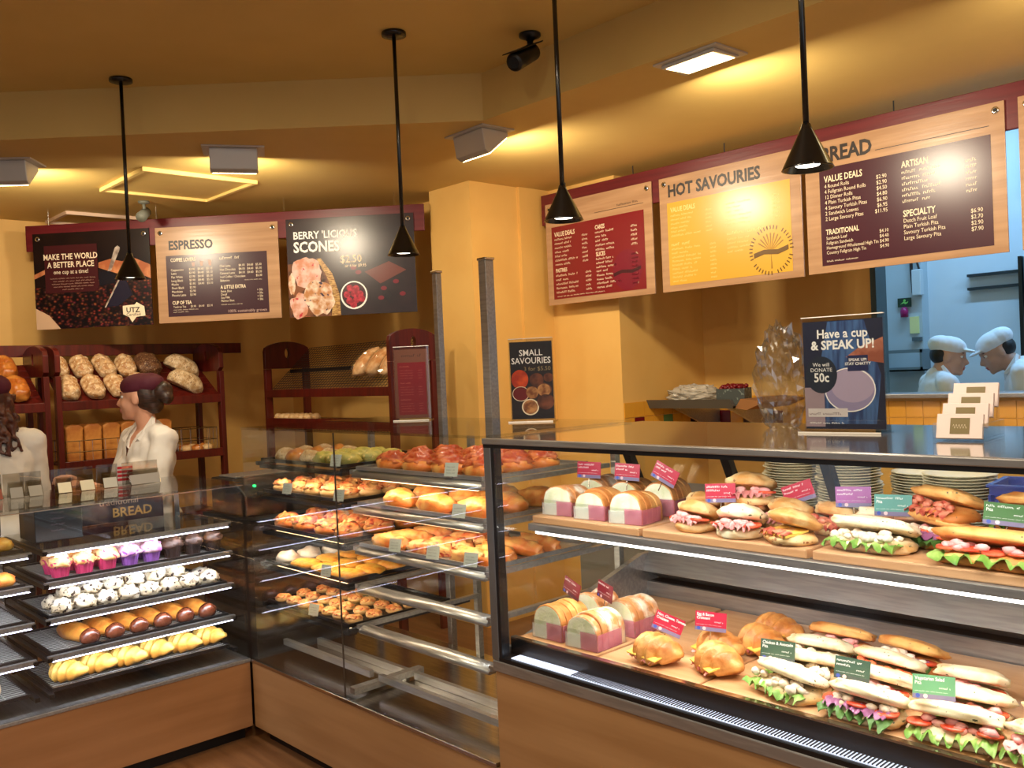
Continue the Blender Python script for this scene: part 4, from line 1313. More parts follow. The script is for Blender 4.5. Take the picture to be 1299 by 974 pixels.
for k in range(4):
    p.rect(-0.033, 0.033, 0.012 + k * 0.018, 0.024 + k * 0.018, mat('bright red stripe', (200, 30, 40), 0.5))
p.build(t, 'stripe')
# bread sign inside the cake case
t = thing('bread_sign', 'dark purple card lettered quality traditional bread inside the cake case', 'sign', (-0.50, -0.52, 0.9725), RAD(88))
MB().box(0, 0.36, 0, 0.006, 0.0, 0.15).build('card', mat('aubergine card', (42, 20, 34), 0.3), t)
p = Print(-0.001)
mp_ = mat('dusty cream lettering', (186, 160, 140), 0.4)
p.text('MADE', 0.015, 0.118, 0.034, mp_, bold=0.01)
p.text('Quality', 0.125, 0.113, 0.042, mp_, bold=0.0, shear=0.3)
p.text('traditional', 0.075, 0.078, 0.042, mp_, bold=0.0)
p.text('BREAD', 0.13, 0.022, 0.058, mat('gold lettering', (200, 160, 90), 0.4), bold=0.02)
p.build(t)
t = thing('black_case_box', 'black printed box on the top shelf of the cake case', 'box', (-0.30, -0.70, 0.9725), RAD(90))
MB().box(-0.09, 0.09, -0.10, 0.12, 0, 0.145).build('carton', m_black, t, bevel=0.003)
p = Print(-0.101)
for k in range(4):
    p.greek(-0.03, 0.04 + k * 0.024, 0.05, 0.010, mat('grey print', (110, 90, 100), 0.4), k)
p.build(t)
# ---------------------------------------------------------------- food
def crust(name, a, b, spots=None, rough=0.55, scale=28, sscale=70, sth=0.62, bump=0.35, coat=0.0, lo=0.38, hi=0.62):
    return mat(name, a, rough, 0, b, scale, (1, 1, 1), bump, scale * 2.2, lo, hi, spots, sscale, sth, coat=coat)


c_loaf = crust('scored rye crust', (176, 124, 72), (226, 196, 152), (240, 226, 200), scale=34, sscale=90)
c_round = crust('seeded round crust', (190, 150, 100), (232, 208, 168), (120, 80, 46), scale=40, sscale=160, sth=0.6)
c_dark = crust('dark rye crust', (84, 50, 30), (116, 76, 46), (190, 160, 120), scale=30, sscale=120)
c_tin = crust('golden tin loaf crust', (208, 140, 62), (176, 104, 40), scale=12, bump=0.15)
c_glaz = crust('glazed brown loaf crust', (172, 92, 32), (214, 140, 62), scale=16, rough=0.3, coat=0.4, bump=0.2)
c_roll = crust('pale roll crust', (224, 190, 140), (206, 160, 104), scale=20)
c_pide = crust('pale turkish bread', (240, 226, 190), (216, 168, 102), (66, 76, 46), lo=0.45, hi=0.72, scale=16, sscale=90, sth=0.66, bump=0.2)
c_pide2 = crust('golden turkish bread', (232, 176, 100), (206, 124, 54), (90, 90, 56), scale=18, sscale=90, sth=0.68, bump=0.3)
c_crumb = crust('soft crumb', (238, 222, 184), (226, 200, 150), scale=40, bump=0.3)
c_bagel = crust('golden roll top', (206, 146, 78), (236, 204, 146), (150, 90, 44), scale=18, sscale=50, sth=0.66)
c_crois = crust('flaky croissant', (186, 112, 50), (226, 164, 92), scale=26, rough=0.4, bump=0.4)
c_yell = crust('buttery croissant', (244, 204, 104), (214, 148, 56), scale=16, rough=0.45, bump=0.4)
c_bun = crust('glazed orange bun', (214, 120, 40), (236, 160, 70), scale=18, rough=0.3, coat=0.4)
c_choc = crust('chocolate dipped end', (88, 40, 22), (126, 66, 40), scale=30, rough=0.25, coat=0.5)
c_cook = crust('powdered scone', (236, 226, 204), (220, 200, 164), (60, 44, 36), scale=20, sscale=48, sth=0.6)
c_muf = crust('muffin crumb', (222, 150, 80), (240, 200, 150), (190, 60, 90), scale=30, sscale=45, sth=0.6)
c_mufd = crust('dark muffin crumb', (48, 28, 20), (80, 50, 34), (200, 180, 150), scale=30, sscale=60, sth=0.68)
c_mufp = crust('berry muffin crumb', (214, 176, 190), (170, 96, 160), (240, 220, 200), scale=30, sscale=45, sth=0.62)
c_pizza = crust('cheese and tomato topping', (222, 120, 66), (248, 196, 126), (180, 60, 36), scale=26, sscale=38, sth=0.58, rough=0.35)
c_bacon = crust('bacon topping', (176, 66, 36), (224, 128, 76), (250, 196, 96), scale=26, sscale=30, sth=0.66, rough=0.35)
c_cheese = crust('melted yellow cheese', (240, 186, 78), (226, 146, 46), (180, 90, 36), scale=30, sscale=60, sth=0.66)
c_herb = crust('green herb topping', (196, 176, 84), (150, 146, 70), (226, 190, 110), scale=30, sscale=50)
c_stick = crust('golden cheese stick', (246, 186, 104), (222, 120, 50), scale=18, rough=0.4)
c_pow = crust('sugar dusted pastry', (200, 170, 150), (240, 232, 224), scale=14)
f_let = mat('lettuce green', (112, 158, 62), 0.45, rgb2=(160, 190, 100), scale=30)
f_rock = mat('rocket leaf green', (70, 116, 44), 0.45, rgb2=(104, 146, 70), scale=30)
f_tom = mat('tomato red', (214, 60, 36), 0.25, rgb2=(226, 100, 66), scale=50)
f_ham = mat('pink ham', (236, 176, 170), 0.4, rgb2=(224, 144, 140), scale=20)
f_chk = mat('shredded chicken mayo', (240, 228, 210), 0.5, rgb2=(222, 196, 170), scale=40, bump=0.4)
f_oni = mat('red onion', (150, 90, 130), 0.35)
f_chz = mat('sliced cheese', (250, 208, 96), 0.4)
f_bac = mat('bacon strip', (178, 70, 54), 0.4, rgb2=(220, 140, 110), scale=40)
f_sal = mat('salmon orange', (236, 130, 84), 0.35, rgb2=(226, 100, 60), scale=30)


def ruffle(L, W, seed, amp=0.008, n=44):
    mb = MB()
    vs, fs = [], []
    for i in range(n + 1):
        x = -L / 2 + L * i / n
        for j in range(4):
            q = j / 3
            y = -W * q * (1 + 0.45 * noise.noise(Vector((i * 0.33, seed * 1.7, 0)))) + 0.004 * noise.noise(Vector((i * 0.5, seed, j)))
            z = amp * 0.8 * q * math.sin(i * 0.95 + seed + 2 * noise.noise(Vector((i * 0.2, seed, 3)))) + amp * noise.noise(Vector((i * 0.4, j * 0.7, seed * 2.1))) - 0.008 * q * q
            vs.append((x, y, z))
    for i in range(n):
        for j in range(3):
            a = i * 4 + j
            fs.append((a, a + 4, a + 5, a + 1))
    b = len(vs)
    vs2 = [(v[0], v[1], v[2] - 0.0012) for v in vs]
    mb.add(vs, fs)
    mb.add(vs2, [tuple(reversed(f)) for f in fs])
    return mb


def sandwich(kind, label, loc, rotz, L=0.22, D=0.115, bread=None, seed=1, group=None, rotx=0.0, name='turkish_sandwich'):
    t = thing(name, label, 'sandwich', loc, 0, group, rot=(rotx, 0, rotz))
    bread = bread or c_pide
    rp = 1.0 if name == 'filled_roll' else 0.62
    MB().blob(L / 2, D / 2, 0.022, seed, 0.12, 1.9, -0.6, 26, 12, px=rp, py=0.8).build('bottom_bread', bread, t, True)
    yo = -D * 0.36
    z0 = 0.026
    r = random.Random(seed)
    # a soft bed that carries the fillings
    if kind in ('salad', 'chicken', 'tomato', 'ham', 'salmon'):
        ruffle(L * 0.92, D * 0.34, seed, 0.012).build('lettuce', f_let if kind != 'salad' else f_rock, t, True, loc=(0, yo + 0.012, z0))
    if kind in ('tomato', 'salad', 'round'):
        n = max(2, int(L / 0.05))
        for k in range(n):
            x = -L * 0.36 + L * 0.72 * k / (n - 1)
            M = Matrix.Translation((x, yo + 0.016 + r.uniform(-0.004, 0.004), z0 + 0.006 + 0.003 * (k % 2))) @ Matrix.Rotation(r.uniform(-0.2, 0.1), 4, 'X')
            MB().lathe([(0.001, 0.0), (0.025, 0.0), (0.0265, 0.003), (0.025, 0.006), (0.001, 0.006)], 18, M).build('tomato_slice', f_tom, t, True)
    if kind in ('ham', 'salad', 'salmon', 'tomato', 'round', 'bacon'):
        g = MB()
        for k in range(16):
            s_ = r.uniform(0.006, 0.011)
            g.blob(s_ * 1.5, s_, s_ * 0.9, k, 0.3, 2, -0.9, 8, 6, Matrix.Translation((r.uniform(-L * 0.40, L * 0.40), yo + r.uniform(0.0, 0.03), z0 + r.uniform(0.0, 0.012))))
        o = g.build('shredded_filling', {'ham': f_ham, 'salad': f_chk, 'salmon': f_sal, 'tomato': f_ham, 'round': f_ham, 'bacon': f_bac}[kind], t, True)
        o['kind'] = 'stuff'
    if kind in ('chicken',):
        g = MB()
        for k in range(26):
            s_ = r.uniform(0.006, 0.012)
            g.blob(s_ * 1.4, s_, s_, k, 0.3, 2, -0.9, 8, 6, Matrix.Translation((r.uniform(-L * 0.42, L * 0.42), yo + r.uniform(-0.010, 0.03), z0 + r.uniform(-0.004, 0.010))))
        o = g.build('chicken_filling', f_chk, t, True)
        o['kind'] = 'stuff'
    if kind in ('ham', 'round', 'salad'):
        m = f_ham if kind != 'salad' else f_oni
        ruffle(L * 0.85, D * 0.28, seed + 3, 0.007).build('ham_slice' if kind != 'salad' else 'onion_slice', m, t, True, loc=(0, yo + 0.014, z0 + 0.014))
    if kind == 'ham':
        ruffle(L * 0.8, D * 0.22, seed + 9, 0.008).build('ham_slice', f_ham, t, True, loc=(0, yo + 0.012, z0 + 0.008))
    if kind == 'salmon':
        ruffle(L * 0.88, D * 0.30, seed + 5, 0.010).build('salmon_slice', f_sal, t, True, loc=(0, yo + 0.010, z0 + 0.012))
    if kind == 'cheese':
        M = Matrix.Translation((0, yo + 0.01, z0)) @ Matrix.Rotation(0.12, 4, 'X')
        MB().box(-L * 0.36, L * 0.36, -0.022, 0.05, 0, 0.005, M).build('cheese_slice', f_chz, t)
        ruffle(L * 0.7, D * 0.22, seed, 0.006).build('bacon_slice', f_bac, t, True, loc=(0, yo + 0.012, z0 + 0.010))
    if kind == 'bacon':
        ruffle(L * 0.85, D * 0.24, seed, 0.008).build('bacon_slice', f_bac, t, True, loc=(0, yo + 0.010, z0 + 0.006))
    M = Matrix.Translation((0, 0.010, z0 + 0.016)) @ Matrix.Rotation(-0.36, 4, 'X')
    MB().blob(L / 2 * 1.01, D / 2 * 0.96, 0.022 if rp < 1 else 0.028, seed + 11, 0.16, 2.0, -0.45, 30, 14, M, px=rp, py=0.8).build('top_bread', bread, t, True)
    return t


# --- lower deck, rows of turkish sandwiches
DZ = 0.7525
deck = [
    (2.56, 0.150, 'chicken', 'chicken mayo sandwich at the front, nearest the croissants', c_pide, 0.24),
    (2.765, 0.130, 'salad', 'rocket and onion sandwich at the front of the lower deck', c_pide, 0.23),
    (2.965, 0.135, 'tomato', 'tomato slice sandwich at the front under the vegetarian ticket', c_pide, 0.24),
    (3.155, 0.135, 'ham', 'ham and lettuce sandwich in the front right corner', c_pide, 0.23),
    (2.53, 0.275, 'chicken', 'chicken sandwich in the second row behind the dark green ticket', c_pide, 0.23),
    (2.735, 0.262, 'tomato', 'tomato sandwich in the second row between the green tickets', c_pide, 0.23),
    (2.94, 0.262, 'tomato', 'herbed tomato sandwich in the second row right of centre', c_pide, 0.22),
    (3.145, 0.262, 'ham', 'shaved ham sandwich in the second row at the right edge', c_pide, 0.23),
    (2.51, 0.400, 'chicken', 'pale chicken sandwich in the third row', c_pide, 0.22),
    (2.70, 0.392, 'salmon', 'orange salmon sandwich in the third row', c_pide, 0.22),
    (2.90, 0.390, 'tomato', 'tomato sandwich in the third row before the bare board', c_pide, 0.20),
    (3.12, 0.392, 'ham', 'ham sandwich in the third row at the right edge', c_pide, 0.21),
    (2.50, 0.530, 'ham', 'ham sandwich in the rear row of the lower deck', c_pide2, 0.23),
    (2.70, 0.520, 'salad', 'golden herb-topped sandwich in the rear row of the lower deck', c_pide2, 0.22),
    (3.14, 0.53, 'tomato', 'golden sandwich in the rear row at the right edge', c_pide2, 0.20),
]
for i, (x, y, k, lb, br, L_) in enumerate(deck):
    sandwich(k, lb, (x, y, DZ), RAD(-6 + (i * 37) % 25 - 12), L_ * 0.80, 0.112, br, i + 1, 'turkish bread sandwiches')


# --- croissants with fillings
def croissant(label, loc, rotz, L=0.15, m=None, seed=1, fill=True, group=None, cat='croissant', fat=0.036, bend=0.03):
    t = thing('croissant', label, cat, loc, rotz, group)
    vs, fs = [], []
    n, sg = 40, 16
    for i in range(n + 1):
        q = i / n * 2 - 1
        x = q * L / 2
        rr = fat * (1 - abs(q) ** 2.2) ** 0.75 + 0.006
        rr *= 1 + 0.15 * math.cos(q * 17 + seed) + 0.05 * noise.noise(Vector((q * 4, seed, 0)))
        yc = bend * q * q
        for k in range(sg):
            a = 2 * math.pi * k / sg
            z = rr * 0.85 * math.sin(a)
            z = max(z, -rr * 0.55)
            vs.append((x, yc + rr * math.cos(a), z + fat * 0.50))
    for i in range(n):
        for k in range(sg):
            fs.append((i * sg + k, i * sg + (k + 1) % sg, (i + 1) * sg + (k + 1) % sg, (i + 1) * sg + k))
    fs.append(tuple(range(sg - 1, -1, -1)))
    fs.append(tuple(range(n * sg, (n + 1) * sg)))
    zmin = min(v[2] for v in vs)
    vs = [(v[0], v[1], v[2] - zmin) for v in vs]
    MB().add(vs, fs).build('pastry', m or c_crois, t, True)
    if fill:
        M = Matrix.Translation((0, -fat * 0.55, fat * 0.62)) @ Matrix.Rotation(0.25, 4, 'X')
        MB().box(-L * 0.36, L * 0.36, -0.024, 0.03, 0, 0.004, M).build('cheese_slice', f_chz, t)
        ruffle(L * 0.6, 0.026, seed, 0.005).build('ham_slice', f_ham if seed % 2 else f_bac, t, True, loc=(0, -fat * 0.5, fat * 0.55))
    return t


for i, (x, y, rz, lb, L_) in enumerate([
        (2.155, 0.135, -12, 'cheese filled croissant at the front beside the floured sandwiches', 0.165),
        (2.335, 0.170, -30, 'ham filled croissant under the egg and bacon ticket', 0.165),
        (2.265, 0.275, -20, 'egg filled croissant just behind the red ticket', 0.15),
        (2.33, 0.385, -25, 'egg and bacon croissant in the middle of the lower deck', 0.16),
        (2.31, 0.505, -15, 'rearmost filled croissant on the lower deck', 0.165)]):
    croissant(lb, (x, y, DZ), RAD(rz), L_, None, i + 1, True, 'filled croissants', fat=0.046)


# --- wrapped sliced sandwiches
def dome(w, h, n=14):
    pts = [(-w / 2, 0), (w / 2, 0), (w / 2, h * 0.45)]
    for k in range(1, n):
        a = math.pi * k / n
        pts.append((w / 2 * math.cos(a) * (1.04 if 2 < k < n - 2 else 1.0), h * 0.45 + h * 0.55 * math.sin(a)))
    pts.append((-w / 2, h * 0.45))
    return pts


m_flour = crust('floured toast crust', (206, 140, 84), (240, 222, 196), scale=18, lo=0.45, hi=0.6)
m_brown = crust('brown toast crust', (190, 116, 52), (220, 160, 90), scale=16)
m_gcrumb = crust('pale green filling crumb', (232, 230, 206), (214, 218, 176), scale=30)
m_pink = mat('pink sandwich label', (216, 130, 156), 0.4, rgb2=(200, 108, 138), scale=30, alpha=0.42)
m_wlab = mat('white sandwich label', (236, 236, 230), 0.4, alpha=0.28)


def pack(label, loc, rotz, w=0.098, h=0.088, n=4, m=None, seed=0, th=0.020):
    t = thing('wrapped_sandwich', label, 'sandwich', loc, rotz, 'wrapped sliced sandwiches')
    r = random.Random(seed)
    for k in range(n):
        hh = h * (1 + r.uniform(-0.05, 0.08))
        y = k * (th + 0.003)
        sl = MB().prism(dome(w, hh), y, y + th, 'y').build('bread_slice', m or m_brown, t, False, bevel=0.003)
        if k == 0:
            MB().prism([(a * 0.93, 0.003 + b * 0.93) for a, b in dome(w, hh)], y - 0.0012, y - 0.0004, 'y').build('crumb_face', m_gcrumb, sl)
    d = n * (th + 0.003)
    zt = h * 0.56
    MB().box(-w / 2 - 0.004, w / 2 + 0.004, -0.0045, -0.0035, 0.0, zt).build('film_front', m_film, t)
    MB().box(w / 2 + 0.003, w / 2 + 0.004, -0.0034, d, 0.0, zt).build('film_side', m_film, t)
    MB().box(-w / 2 - 0.004, -w / 2 - 0.003, -0.0034, d, 0.0, zt).build('film_side', m_film, t)
    MB().box(0.0, w / 2 + 0.004, -0.0055, -0.0048, 0.002, zt * 0.95).build('pink_label', m_pink, t)
    MB().box(w / 2 + 0.0045, w / 2 + 0.0052, -0.003, d * 0.8, 0.002, zt * 0.9).build('pink_label', m_pink, t)
    MB().box(-w / 2, 0.0, -0.0055, -0.0048, 0.002, zt * 0.8).build('white_label', m_wlab, t)
    return t


SZ = 1.1182
for i, (x, y, lb) in enumerate([
        (1.755, 0.185, 'wrapped toast sandwich at the left end of the upper shelf front row'),
        (1.895, 0.180, 'wrapped toast sandwich in the middle of the upper shelf front row'),
        (2.035, 0.180, 'wrapped toast sandwich beside the round rolls, upper shelf front row'),
        (1.755, 0.345, 'wrapped toast sandwich at the left end of the upper shelf back row'),
        (1.89, 0.345, 'wrapped toast sandwich in the middle of the upper shelf back row'),
        (2.025, 0.345, 'wrapped toast sandwich at the right of the upper shelf back row')]):
    pack(lb, (x, y, SZ), RAD(6), 0.112, 0.088 if i < 3 else 0.10, 4, m_brown if i % 3 else m_flour, i, 0.026)
for i, (x, y, n, m_, lb) in enumerate([
        (1.775, 0.10, 5, m_brown, 'wrapped brown sliced sandwich in the lower front left corner'),
        (1.92, 0.095, 5, m_flour, 'wrapped floured sliced sandwich at the lower deck front'),
        (1.775, 0.275, 4, m_flour, 'wrapped floured sandwich behind the leftmost red ticket'),
        (1.915, 0.27, 5, m_flour, 'wrapped floured sandwich at the back of the sliced row')]):
    pack(lb, (x, y, DZ), RAD(2), 0.118, 0.100, n, m_, i + 20, 0.024)

# --- round rolls and big sandwiches on the upper shelf
rolls = [
    (2.255, 0.215, 0, -0.15, 'round', 'round roll with tomato at the front left of the middle board', 0.115),
    (2.405, 0.205, 0, 0.1, 'round', 'floury round roll at the front centre of the middle board', 0.125),
    (2.550, 0.205, 0, -0.35, 'cheese', 'round roll with a yellow cheese slice at the front right', 0.13),
    (2.195, 0.345, 0, 0.2, 'bacon', 'brown roll tucked behind the wrapped sandwiches', 0.115),
    (2.330, 0.345, 0, 0.2, 'round', 'tomato roll under the stacked roll', 0.125),
    (2.345, 0.350, 0.062, 0.4, 'round', 'seeded roll stacked on top of the others', 0.135),
    (2.465, 0.345, 0, -0.1, 'round', 'round roll behind the floury roll', 0.125),
    (2.585, 0.365, 0, -0.2, 'bacon', 'golden roll beside the washed-out purple ticket', 0.115)]
for i, (x, y, dz, rz, k, lb, L_) in enumerate(rolls):
    sandwich(k, lb, (x, y, SZ + dz), rz, L_, L_ * 0.92, c_bagel if i != 1 else c_pide, 40 + i, 'round filled rolls', name='filled_roll')
big = [
    (2.745, 0.240, 0.0, -0.05, 'chicken', 'pale chicken salad sandwich at the front of the right board', c_pide, 0.20),
    (2.74, 0.385, 0.0, 0.1, 'ham', 'ham sandwich behind the pale chicken sandwich', c_pide, 0.20),
    (2.855, 0.36, 0.0, -0.6, 'salad', 'stuffed rocket sandwich in the middle of the right board', c_pide2, 0.17),
    (2.86, 0.37, 0.062, -0.5, 'bacon', 'bacon sandwich stacked on the rocket sandwich', c_pide2, 0.17),
    (3.035, 0.22, 0.0, -0.04, 'tomato', 'large golden ham and tomato sandwich at the front right', c_pide2, 0.27),
    (3.065, 0.38, 0.0, -0.1, 'bacon', 'golden sandwich behind the green ticket at the right', c_pide2, 0.2),
    (3.07, 0.385, 0.058, -0.1, 'salmon', 'uppermost golden sandwich at the right picture edge', c_pide2, 0.19)]
for i, (x, y, dz, rz, k, lb, br, L_) in enumerate(big):
    sandwich(k, lb, (x, y, SZ + dz), rz, L_, 0.125, br, 60 + i, 'large turkish sandwiches')


# --- tickets
def ticket(label, loc, rot, rgb, rgb2, lines, w=0.085, h=0.052, pin=0.05, zb=None):
    t = thing('price_ticket', label, 'price ticket', loc, 0, 'price tickets in the sandwich case', rot=rot)
    MB().box(-w / 2, w / 2, 0, 0.0015, 0, h).build('card', mat('ticket %d %d %d' % rgb, rgb, 0.35), t)
    MB().tube([(0, 0.003, 0.01), (0, 0.003, -pin)], 0.0016, 6).build('pin', m_steel2, t)
    p = Print(-0.0006)
    p.rect(-w / 2, w / 2, 0, h * 0.20, mat('ticket band %d %d %d' % rgb2, rgb2, 0.35))
    p.disc(-w * 0.38, h * 0.12, h * 0.09, h * 0.09, mat('ticket dot', (60, 80, 170), 0.4), 0.0002, 14)
    p.disc(-w * 0.20, h * 0.12, h * 0.09, h * 0.09, mat('ticket dot pale', (220, 190, 190), 0.4), 0.0002, 14)
    for k, ln in enumerate(lines):
        if ln:
            p.text(ln, -w * 0.45, h * (0.78 - 0.19 * k), h * 0.21, m_wprint, 'LEFT', 0.01, lift=0.0002, sx=0.85)
        else:
            p.greek(-w * 0.45, h * (0.78 - 0.19 * k), w * (0.7 - 0.25 * k), h * 0.16, m_wprint, k + int(loc[0] * 100), 0.0002)
    p.greek(w * 0.12, h * 0.46, w * 0.28, h * 0.12, m_wprint, 3, 0.0002)
    p.greek(-w * 0.45, h * 0.30, w * 0.8, h * 0.05, m_wprint, 4, 0.0002)
    p.build(t)
    return t


RED, GRN, DGR, MAU = (176, 36, 62), (96, 150, 110), (56, 82, 66), (120, 110, 140)
ticket('red price ticket on the leftmost wrapped sandwich of the upper shelf', (1.765, 0.325, 1.222), (-0.1, 0.02, 0.25), RED, MAU, ['', ''], pin=0.03)
ticket('red price ticket on the middle wrapped sandwich of the upper shelf', (1.915, 0.335, 1.222), (-0.1, 0.05, 0.25), RED, MAU, ['', ''], pin=0.03)
ticket('tilted red price ticket on the right wrapped sandwich of the upper shelf', (2.055, 0.33, 1.226), (-0.1, 0.45, 0.1), RED, MAU, ['', ''], pin=0.03)
ticket('red price ticket in front of the stacked rolls', (2.305, 0.265, 1.192), (-0.15, -0.05, 0.3), RED, MAU, ['', ''], pin=0.03)
ticket('red price ticket slanting up beside the stacked rolls', (2.495, 0.36, 1.196), (-0.1, -0.35, 0.2), RED, MAU, ['', ''], pin=0.03)
ticket('washed-out purple price ticket above the golden roll', (2.645, 0.35, 1.195), (-0.1, 0, 0.5), (160, 84, 150), MAU, ['', ''], pin=0.03)
ticket('pale teal price ticket above the chicken sandwich', (2.755, 0.33, 1.185), (-0.1, 0.03, 0.5), (90, 150, 140), MAU, ['', 'Pita'], pin=0.03)
ticket('green price ticket on the large golden sandwich', (3.03, 0.275, 1.195), (-0.5, 0.08, 0.3), (74, 116, 66), MAU, ['', 'Pita'], w=0.095, pin=0.03)
ticket('dark red price ticket at the far left of the lower deck', (1.755, 0.225, 0.858), (-0.1, 0.25, -0.2), (116, 28, 40), (80, 40, 50), [''], pin=0.03)
ticket('dark red price ticket behind the floured sandwich', (1.880, 0.245, 0.862), (-0.1, 0.12, -0.3), (110, 26, 40), (90, 30, 44), [''], pin=0.03)
ticket('red price ticket for the ham cheese tomato croissant', (2.150, 0.195, 0.820), (-0.2, 0.35, 0.4), RED, MAU, ['Ham, Cheese, Tomato', 'Croissant'], pin=0.05)
ticket('red price ticket for the egg and bacon croissant', (2.275, 0.235, 0.838), (-0.15, 0.06, 0.45), RED, MAU, ['Egg & Bacon', 'Croissant'], pin=0.06)
ticket('dark green price ticket on the chicken sandwich', (2.50, 0.20, 0.810), (-0.15, 0.08, 0.45), DGR, (70, 78, 80), ['Chicken & Avocado', 'Pita'], w=0.085, pin=0.04)
ticket('dark green price ticket in the middle of the sandwich rows', (2.70, 0.195, 0.806), (-0.2, 0.1, 0.35), DGR, (62, 72, 68), ['', ''], w=0.08, pin=0.04)
ticket('light green price ticket for the vegetarian salad pita', (2.895, 0.19, 0.808), (-0.2, 0.06, 0.55), GRN, MAU, ['Vegetarian Salad', 'Pita'], w=0.088, pin=0.04)


# ---------------------------------------------------------------- trays
def tray(label, x0, x1, y0, y1, z, grid=True, group=None, m=None):
    t = thing('tray', label, 'tray', ((x0 + x1) / 2, (y0 + y1) / 2, z), 0, group)
    a, b = (x1 - x0) / 2, (y1 - y0) / 2
    rm = m or m_dsteel
    MB().box(-a, a, -b, -b + 0.008, 0, 0.014).box(-a, a, b - 0.008, b, 0, 0.014).box(-a, -a + 0.008, -b + 0.008, b - 0.008, 0, 0.014).box(a - 0.008, a, -b + 0.008, b - 0.008, 0, 0.014).build('rim', rm, t)
    MB().box(-a + 0.008, a - 0.008, -b + 0.008, b - 0.008, 0.0, 0.003).build('base_sheet', rm, t)
    if grid:
        g = MB()
        n = int(2 * a / 0.024)
        for k in range(1, n):
            x = -a + 2 * a * k / n
            g.box(x - 0.0024, x + 0.0024, -b + 0.008, b - 0.008, 0.006, 0.009)
        for k in range(1, 9):
            y = -b + 2 * b * k / 9
            g.box(-a + 0.008, a - 0.008, y - 0.0016, y + 0.0016, 0.0045, 0.0075)
        o = g.build('wire_grid', mat('pale tray wire', (178, 178, 176), 0.35, 0.4), t)
    return t


trL = ['muffin', 'scone', 'glazed bun', 'yellow croissant']
for i, z in enumerate(lvL[1:]):
    tray('wire tray of the %s shelf in the cake case' % trL[i], -0.47, -0.04, -0.80, -0.075, z + 0.0005, True, 'cake case trays')
    tray('left-hand wire tray level with the %s shelf' % trL[i], -0.47, -0.04, -1.585, -0.875, z + 0.0005, True, 'cake case trays')
tray('left-hand wire tray above the muffin level', -0.47, -0.04, -1.585, -0.875, lvL[0] + 0.0075, True, 'cake case trays')
TZ = 0.0095


def muffin(kind, label, loc, seed):
    t = thing('muffin', label, 'muffin', loc, seed * 0.7, 'muffins in the cake case')
    wc_ = {'pink': (206, 60, 110), 'purple': (140, 84, 170), 'dark': (50, 34, 30)}[kind]
    cm = {'pink': c_muf, 'purple': c_mufp, 'dark': c_mufd}[kind]
    n = 32
    vs, fs = [], []
    for j, (r, z) in enumerate([(0.024, 0.0), (0.027, 0.02), (0.034, 0.045)]):
        for k in range(n):
            a = 2 * math.pi * k / n
            q = r * (1 + (0.04 if k % 2 else -0.03))
            zz = z + (0.007 * math.sin(a * 4 + seed) if j == 2 else 0)
            vs.append((q * math.cos(a), q * math.sin(a), zz))
    for j in range(2):
        for k in range(n):
            fs.append((j * n + k, j * n + (k + 1) % n, (j + 1) * n + (k + 1) % n, (j + 1) * n + k))
    fs.append(tuple(range(n - 1, -1, -1)))
    MB().add(vs, fs).build('paper_cup', mat('muffin cup ' + kind, wc_, 0.5), t)
    MB().blob(0.036, 0.036, 0.030, seed, 0.32, 2.8, -0.3, 18, 10, Matrix.Translation((0, 0, 0.033))).build('muffin_top', cm, t, True)
    if kind == 'pink' or kind == 'purple':
        r = random.Random(seed)
        for k in range(3):
            a = r.uniform(0, 6.28)
            MB().blob(0.010, 0.008, 0.006, k + seed, 0.3, 2, -0.5, 8, 6, Matrix.Translation((0.015 * math.cos(a), 0.015 * math.sin(a), 0.064))).build('topping_chunk', mat('white chocolate chunk', (246, 226, 206), 0.4), t, True)
    t.scale = (1.22, 1.22, 1.2)
    return t


kinds = ['pink', 'pink', 'pink', 'purple', 'purple', 'dark', 'dark', 'dark']
z = lvL[1] + TZ
cnt = {}
for row, u in ((0, -0.095), (1, -0.188)):
    cnt = {}
    for k in range(8):
        kd = kinds[k]
        cnt[kd] = cnt.get(kd, 0) + 1
        muffin(kd, '%s-cup muffin, %s of its colour in the %s muffin row' % ({'pink': 'pink', 'purple': 'purple', 'dark': 'black'}[kd], ORD[cnt[kd] - 1], ['front', 'rear'][row]), (u, -0.735 + k * 0.0895, z), k + row * 13 + 1)
# powdered scones
z = lvL[2] + TZ
sm = [MB().blob(0.044, 0.040, 0.034, s, 0.36, 3.6, -0.5, 22, 14).mesh('scone', c_cook, True) for s in range(4)]
for row, (u, dz, n) in enumerate(((-0.105, 0, 8), (-0.20, 0.0, 8), (-0.155, 0.046, 6))):
    for k in range(n):
        o = inst(sm[(k + row) % 4], 'chocolate_chip_scone', None, (u, -0.735 + k * 0.087 + (0.044 if row == 2 else 0), z + dz), (0, 0, k * 1.1))
        tag(o, 'powdered chocolate chip scone, %s from the left in the %s row' % (ORD[k], ['front', 'rear', 'stacked upper'][row]), 'scone', 'powdered scones')
# glazed buns with dark ends
z = lvL[3] + TZ
bb = MB().blob(0.15, 0.039, 0.036, 5, 0.12, 2, -0.5, 22, 12).mesh('bun_body', c_bun, True)
be = MB().blob(0.034, 0.034, 0.032, 6, 0.05, 2, -0.5, 16, 10).mesh('chocolate_end', c_choc, True)
for k in range(6):
    t = thing('glazed_bun', 'long glazed bun with chocolate end, %s from the left in its row' % ORD[k], 'bun', (-0.205, -0.655 + k * 0.098, z), 0.12, 'glazed buns')
    t.scale = (1.0, 1.16, 1.16)
    inst(bb, 'bun_body', t)
    inst(be, 'chocolate_end', t, (0.122, 0, 0.002))
